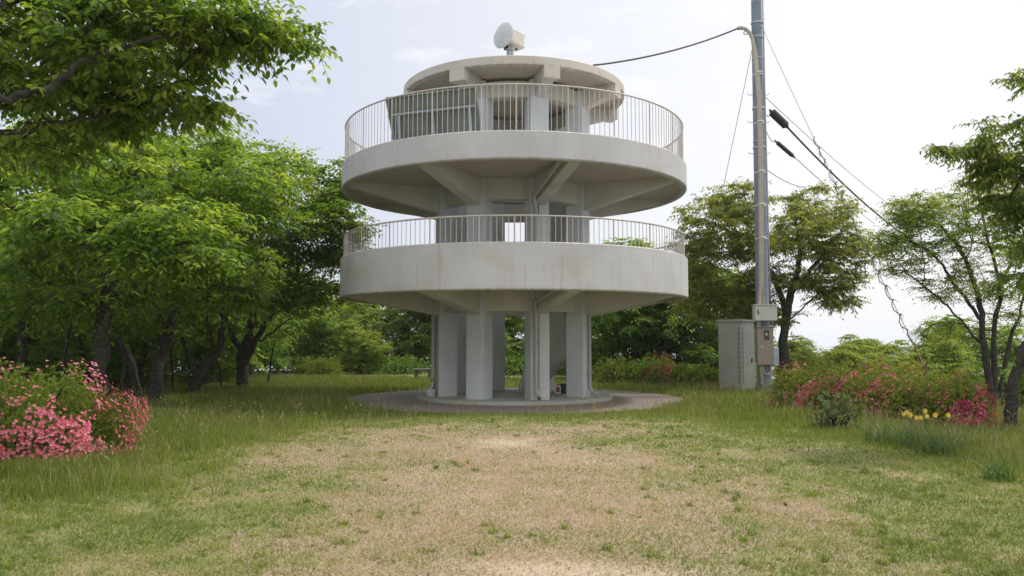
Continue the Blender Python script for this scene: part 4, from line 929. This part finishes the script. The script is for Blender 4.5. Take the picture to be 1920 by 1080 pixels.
for i, (cx, cy, rx, ry, h, lm, pt_, pn, lab) in enumerate([
    (7.0, 18.7, 1.0, 1.0, 1.15, 'azalea_brown', 'petal', 560, 'salmon flecked azalea of the right hedge nearest the utility pole'),
    (7.55, 17.7, 1.05, 1.0, 1.12, 'azalea_brown', 'petal_m', 720, 'second azalea of the right hedge from the pole, with magenta patches low down'),
    (7.9, 16.7, 1.0, 1.0, 1.08, 'azalea_brown', 'petal_m', 900, 'mid hedge azalea behind the yellow daffodils'),
    (8.1, 15.9, .85, .9, 1.0, 'azalea_brown', 'petal', 420, 'fourth azalea of the right hedge, brownish leaves with few pink flowers'),
    (8.25, 15.1, .62, .7, 1.0, 'azalea_brown', 'petal_m', 900, 'strong magenta azalea at the right end of the hedge')]):
    bush('azalea_bush', lab, cx, cy, rx, ry, h, 3300, 10 + i, lm, pt_, .8, L=.05, W=.02, group=GH, pn=pn, pmask=pm_all, fsz=.030)
def gp(px, Y): return (px - 960) / FPX * Y
bush('shrub', 'brownish dry shrub on the lawn left behind the tower', gp(598, 36), 36, 1.1, .9, .85, 1600, 61, 'azalea_brown', None, 0, L=.08, W=.035)
bush('shrub', 'low brownish shrub just right of the columns behind the apron', gp(1160, 29), 29, 1.0, .8, 1.0, 1500, 62, 'azalea_brown', None, 0, L=.07, W=.03)
bush('azalea_bush', 'red flowered azalea between the tower and the cabinet', gp(1228, 28.5), 28.5, .9, .8, 1.05, 1800, 63, 'leaf_dark', 'petal_r', .9, L=.06, W=.028, pn=420, pmask=lambda P, th, ph: sstep(.9, .2, np.hypot(P[:, 0] - .1, P[:, 2] - .55)), fsz=.04)
bush('azalea_bush', 'distant dark red flowered azalea between the trunks at the left', gp(420, 33), 33, .5, .5, .8, 700, 64, 'leaf_dark', 'petal_r', .9, L=.06, W=.03, pn=200, pmask=pm_all, fsz=.05)
for i, (px, Y, r, h, lab) in enumerate([(640, 40, 1.6, 1.0, 'low green shrub at the back of the lawn left of the tower'), (740, 38, 1.7, .9, 'low green shrub behind the lawn near the bench'), (880, 39, 1.5, 1.1, 'low green shrub seen behind the left columns'), (970, 36.5, 1.5, .95, 'low green shrub seen between the front columns'), (1300, 28, 1.1, .75, 'low green shrub left of the cabinet'), (1080, 37, 1.7, 1.1, 'low green shrub seen behind the right columns')]):
    bush('shrub', lab, gp(px, Y), Y, r, r * .8, h, 1300, 70 + i, 'leaf_dark' if i % 2 else 'leaf', None, 0, L=.10, W=.045, group='low shrubs behind the tower')

# --- strap leaved clumps and daffodils
def clump(name, label, px, Y, n, h, rad_c, seed, cat='plant', flowers=0, m='iris', wd=.016, group=None):
    x = gp(px, Y); z = H(x, Y); t = thing(name, label, cat, (x, Y, z), 0, group); rg = np.random.default_rng(seed)
    a = rg.uniform(0, 2 * math.pi, n); rr_ = rad_c * np.sqrt(rg.random(n)); P = np.stack([rr_ * np.cos(a), rr_ * np.sin(a), -.03 + 0 * a], 1)
    V, F, r = blades(P, h * rg.uniform(.5, 1.1, n), wd * rg.uniform(.7, 1.3, n), rg, .75, 5); npmesh('leaves', V, F, M[m], t, False, {'rnd': r})
    for k in range(flowers):
        p = Vector((rg.uniform(-rad_c, rad_c) * .9, rg.uniform(-.12, .05), h * rg.uniform(.85, 1.15)))
        bm = bmesh.new(); tube(bm, [(p.x * .7, p.y, 0), (p.x * .9, p.y, p.z * .6), p], .004, 5); st = obj('flower_stalk', bm, M['iris2'], t)
        bm = bmesh.new()
        for q in range(6):
            an = q * math.pi / 3; d = Vector((math.cos(an), -.35, math.sin(an))); s = Vector((-math.sin(an), 0, math.cos(an)))
            v = [bm.verts.new(c) for c in (p, p + d * .022 + s * .013, p + d * .042, p + d * .022 - s * .013)]; bm.faces.new(v)
        tube(bm, [p, p + Vector((0, -.028, .0))], [.008, .013], 8); obj('flower', bm, M['yel2'], t)
    return t
def blades(P, Hh, Wd, rg, lean=.35, seg=2, rv=None):
    n = len(P); a = rg.uniform(0, 2 * math.pi, n); ld = np.stack([np.cos(a), np.sin(a), 0 * a], 1); f = rg.uniform(0, 2 * math.pi, n); s = np.stack([np.cos(f), np.sin(f), 0 * f], 1)
    lam = lean * rg.uniform(.2, 1.6, n); V = []
    for k in range(seg + 1):
        t = k / seg; c = P + np.array([0, 0, 1.]) * (Hh * (t - .12 * lam * t * t * 2))[:, None] + ld * (Hh * lam * t ** 1.8)[:, None]; wv = (Wd * (1 - t) ** .7 * .5)[:, None]
        if k == seg: V.append(c)
        else: V += [c - s * wv, c + s * wv]
    m = 2 * seg + 1; V = np.stack(V, 1).reshape(-1, 3); B = (np.arange(n) * m)[:, None]; F = []
    for k in range(seg - 1): F += [B + [2 * k, 2 * k + 1, 2 * k + 3], B + [2 * k, 2 * k + 3, 2 * k + 2]]
    F.append(B + [2 * seg - 2, 2 * seg - 1, 2 * seg])
    rv = rg.random(n) if rv is None else rv
    return V, np.concatenate(F, 0), np.repeat(rv, m)
M['iris2'] = simple('stalk_green', (.09, .17, .06), .6); M['yel2'] = simple('daffodil_yellow', (.80, .62, .08), .5, 0, .1)
clump('daffodil_clump', 'clump of daffodils with several yellow flowers in front of the right hedge', 1712, 11.9, 120, .50, .24, 81, 'flower', 7, group='daffodils before the hedge')
clump('daffodil_clump', 'smaller daffodil clump with three yellow flowers just right of the bigger one', 1745, 11.3, 110, .50, .24, 82, 'flower', 3, group='daffodils before the hedge')
clump('strap_leaf_clump', 'dark green strap leaved clump left of the daffodils', 1655, 12.4, 150, .46, .30, 83)
clump('strap_leaf_clump', 'small strap leaved clump alone in the grass at the right edge', 1860, 9.3, 90, .44, .17, 84)
clump('strap_leaf_clump', 'strap leaved clump between hedge and lone clump at the right', 1800, 12.0, 90, .4, .25, 85)
bush('weed', 'tall grey green weed in front of the left end of the right hedge', gp(1562, 14.6), 14.6, .36, .3, .58, 190, 66, 'sage', None, 0, L=.10, W=.03, lump=.35)

# --- grass
rg = np.random.default_rng(77)
def field(n, y0, y1, k=1.15, p=2.0):
    u = rg.random(n); q = 1 - p
    y = (y0 ** (2 - p + 1e-6) + u * (y1 ** (2 - p + 1e-6) - y0 ** (2 - p + 1e-6))) ** (1 / (2 - p + 1e-6)) if abs(2 - p) > 1e-3 else y0 * (y1 / y0) ** u
    x = (rg.random(n) * 2 - 1) * y * .64 * k; return x, y
def off_apron(x, y, r=4.72): return np.hypot(x - TX, y - TY) > r
# short turf
x, y = field(420000, 4.6, 24, 1.12, 1.9)
g_, b_ = masks(x, y); pn = fbm(x * 3.1, y * 3.1, 91, 3)
keep = off_apron(x, y) & (rg.random(len(x)) < np.clip(1.05 - 1.15 * b_ , .04, 1) * (.35 + 1.1 * pn))
x, y, g_, b_ = x[keep], y[keep], g_[keep], b_[keep]
P = np.stack([x, y, height(x, y) - .004], 1); pn = fbm(x * 1.7, y * 1.7, 92, 4)
hh = (.014 + .022 * rg.random(len(x)) + .03 * g_ * rg.random(len(x))) * (1 + .02 * y); tone = np.clip(.74 - .90 * g_ + (pn - .5) * 1.5 + rg.normal(size=len(x)) * .22, 0, 1)
V, F, r = blades(P, hh, .0045 + .0007 * y + 0 * x, rg, 1.0, 1, tone)
tag(npmesh('grass', V, F, M['straw'], None, False, {'rnd': r}), 'short straw coloured and green turf of the worn lawn', 'grass', kind='stuff')
# longer green grass
def tall(x, y):
    n = fbm(x * .9, y * .9, 101, 4)
    left = sstep(-2.3, -5.8, x + np.interp(y, [5, 7, 9, 12, 16, 20], [3.0, 1.0, .2, .1, -.8, -1.8]) + (n - .5) * 2.5)
    right = sstep(3.0, 6.5, x + np.interp(y, [5, 7, 9, 12, 16, 20], [-4.0, -2.8, -1.6, -.8, 1.0, 1.8]) + (n - .5) * 2.5)
    ar = np.hypot(x - TX, y - TY); ring = sstep(7.4, 5.2, ar + (n - .5) * 2.4) * .85
    back = sstep(23, 26, y)
    return np.clip(np.maximum(np.maximum(left, right), np.maximum(ring, back * .8)), 0, 1)
x, y = field(400000, 5.0, 34, 1.15, 1.55)
tl_ = tall(x, y); n2 = fbm(x * 2.6, y * 2.6, 103, 4)
keep = off_apron(x, y, 4.62 - .22 * fbm(x * 2.2, y * 2.2, 55, 3) * (y < 20)) & (rg.random(len(x)) < tl_ * (.25 + 1.3 * n2) + .035 * (n2 > .5)) & (edge_d(x, y) < 3) & ((np.hypot(x - TX, y - TY) > 4.8) | (y < 22.5)|(rg.random(len(x)) < .3))
x, y, tl_, n2 = x[keep], y[keep], tl_[keep], n2[keep]
P = np.stack([x, y, height(x, y) - .01], 1)
hh = (.04 + tl_ * (.05 + .19 * n2) + .07 * tl_ * rg.random(len(x))) * np.where((x > 3.5) & (y < 16), .72, 1) * np.where((y < 19) & (np.abs(x) < 3.5), .55, 1)
hh = np.where(np.abs(x) < 2.5, hh * .7, hh)
tone = np.clip(.30 + .35 * (n2 - .5) + rg.normal(size=len(x)) * .2 + .35 * (1 - tl_), 0, 1)
V, F, r = blades(P, hh, .005 + .0006 * y + 0 * x, rg, .55, 2, tone)
tag(npmesh('grass', V, F, M['grass'], None, False, {'rnd': r}), 'longer green grass along the sides and around the tower apron', 'grass', kind='stuff')
# flowering grass stalks
x, y = field(26000, 6, 30, 1.1, 1.4); tl_ = tall(x, y); n2 = fbm(x * 1.1, y * 1.1, 107, 3)
keep = off_apron(x, y, 4.8) & (rg.random(len(x)) < tl_ * np.clip((n2 - .42) * 4, 0, 1)) & (edge_d(x, y) < 2); x, y = x[keep], y[keep]
P = np.stack([x, y, height(x, y)], 1); hh = rg.uniform(.22, .48, len(x))
V, F, r = blades(P, hh, .004 + .0005 * y, rg, .35, 3)
top = P + np.array([0, 0, 1.]) * hh[:, None] * .93; V2, F2, r2 = leaves(top + rg.normal(size=top.shape) * .012, unit(rg.normal(size=top.shape) * .35 + [0, 0, 1]), unit(rg.normal(size=top.shape)), .06 + 0 * hh, .006 + .0007 * y, rg)
tag(npmesh('grass', np.concatenate([V, V2]), np.concatenate([F, F2 + len(V)]), M['stalk'], None, False, {'rnd': np.concatenate([r, r2])}), 'thin straw coloured flowering grass stalks in the long grass', 'grass', kind='stuff')
# scattered tufts and weeds in the turf
x, y = field(1500, 5, 20, 1.1, 1.5); g_, b_ = masks(x, y); keep = (rg.random(len(x)) < (.05 + .9 * g_) * (b_ < .4)) & off_apron(x, y, 4.9); x, y = x[keep], y[keep]
k = 22; R0 = np.repeat(rg.uniform(.02, .07, len(x)), k); a = rg.uniform(0, 6.28, len(x) * k); q = R0 * np.sqrt(rg.random(len(a))); X2 = np.repeat(x, k) + q * np.cos(a); Y2 = np.repeat(y, k) + q * np.sin(a)
P = np.stack([X2, Y2, height(X2, Y2) - .004], 1); hh = np.repeat(rg.uniform(.03, .11, len(x)), k) * rg.uniform(.5, 1.1, len(a)); tone = np.clip(np.repeat(rg.random(len(x)) * .6, k) + rg.random(len(a)) * .25, 0, 1)
V, F, r = blades(P, hh, .006 + .0006 * Y2, rg, 1.1, 2, tone)
tag(npmesh('grass', V, F, M['grass'], None, False, {'rnd': r}), 'small green tufts scattered over the worn lawn', 'grass', kind='stuff')
# fallen leaves and twigs
x, y = field(1500, 5, 18, 1, 1.6); P = np.stack([x, y, height(x, y) + .012], 1); D_ = unit(np.stack([rg.normal(size=len(x)), rg.normal(size=len(x)), .15 * rg.normal(size=len(x))], 1))
V, F, r = leaves(P, D_, np.tile([[0, 0, 1.]], (len(x), 1)) + rg.normal(size=P.shape) * .3, rg.uniform(.02, .05, len(x)), rg.uniform(.01, .025, len(x)), rg)
M['litter'] = leafmat('dead_leaf', (.06, .04, .02), (.14, .09, .05), (.3, .24, .14), .1)
tag(npmesh('leaf_litter', V, F, M['litter'], None, False, {'rnd': r}), 'small dead leaves scattered over the lawn', 'leaf litter', kind='stuff')

# ------------------------------------------------------------ air
bm = bmesh.new(); box(bm, (0, 1500, -52), (8100, 9100, 138)); hzo = bpy.data.meshes.new('haze'); bm.to_mesh(hzo); bm.free()
hm = bpy.data.materials.new('haze'); hm.use_nodes = True; hn = hm.node_tree; hn.nodes.clear(); pvn = hn.nodes.new('ShaderNodeVolumePrincipled'); ou = hn.nodes.new('ShaderNodeOutputMaterial'); hn.links.new(pvn.outputs[0], ou.inputs['Volume'])
pvn.inputs['Color'].default_value = (.95, .96, 1, 1); pvn.inputs['Density'].default_value = .00035
hzo.materials.append(hm); ho = bpy.data.objects.new('haze', hzo); link(ho); tag(ho, kind='stuff')
sc.cycles.volume_bounces = 2
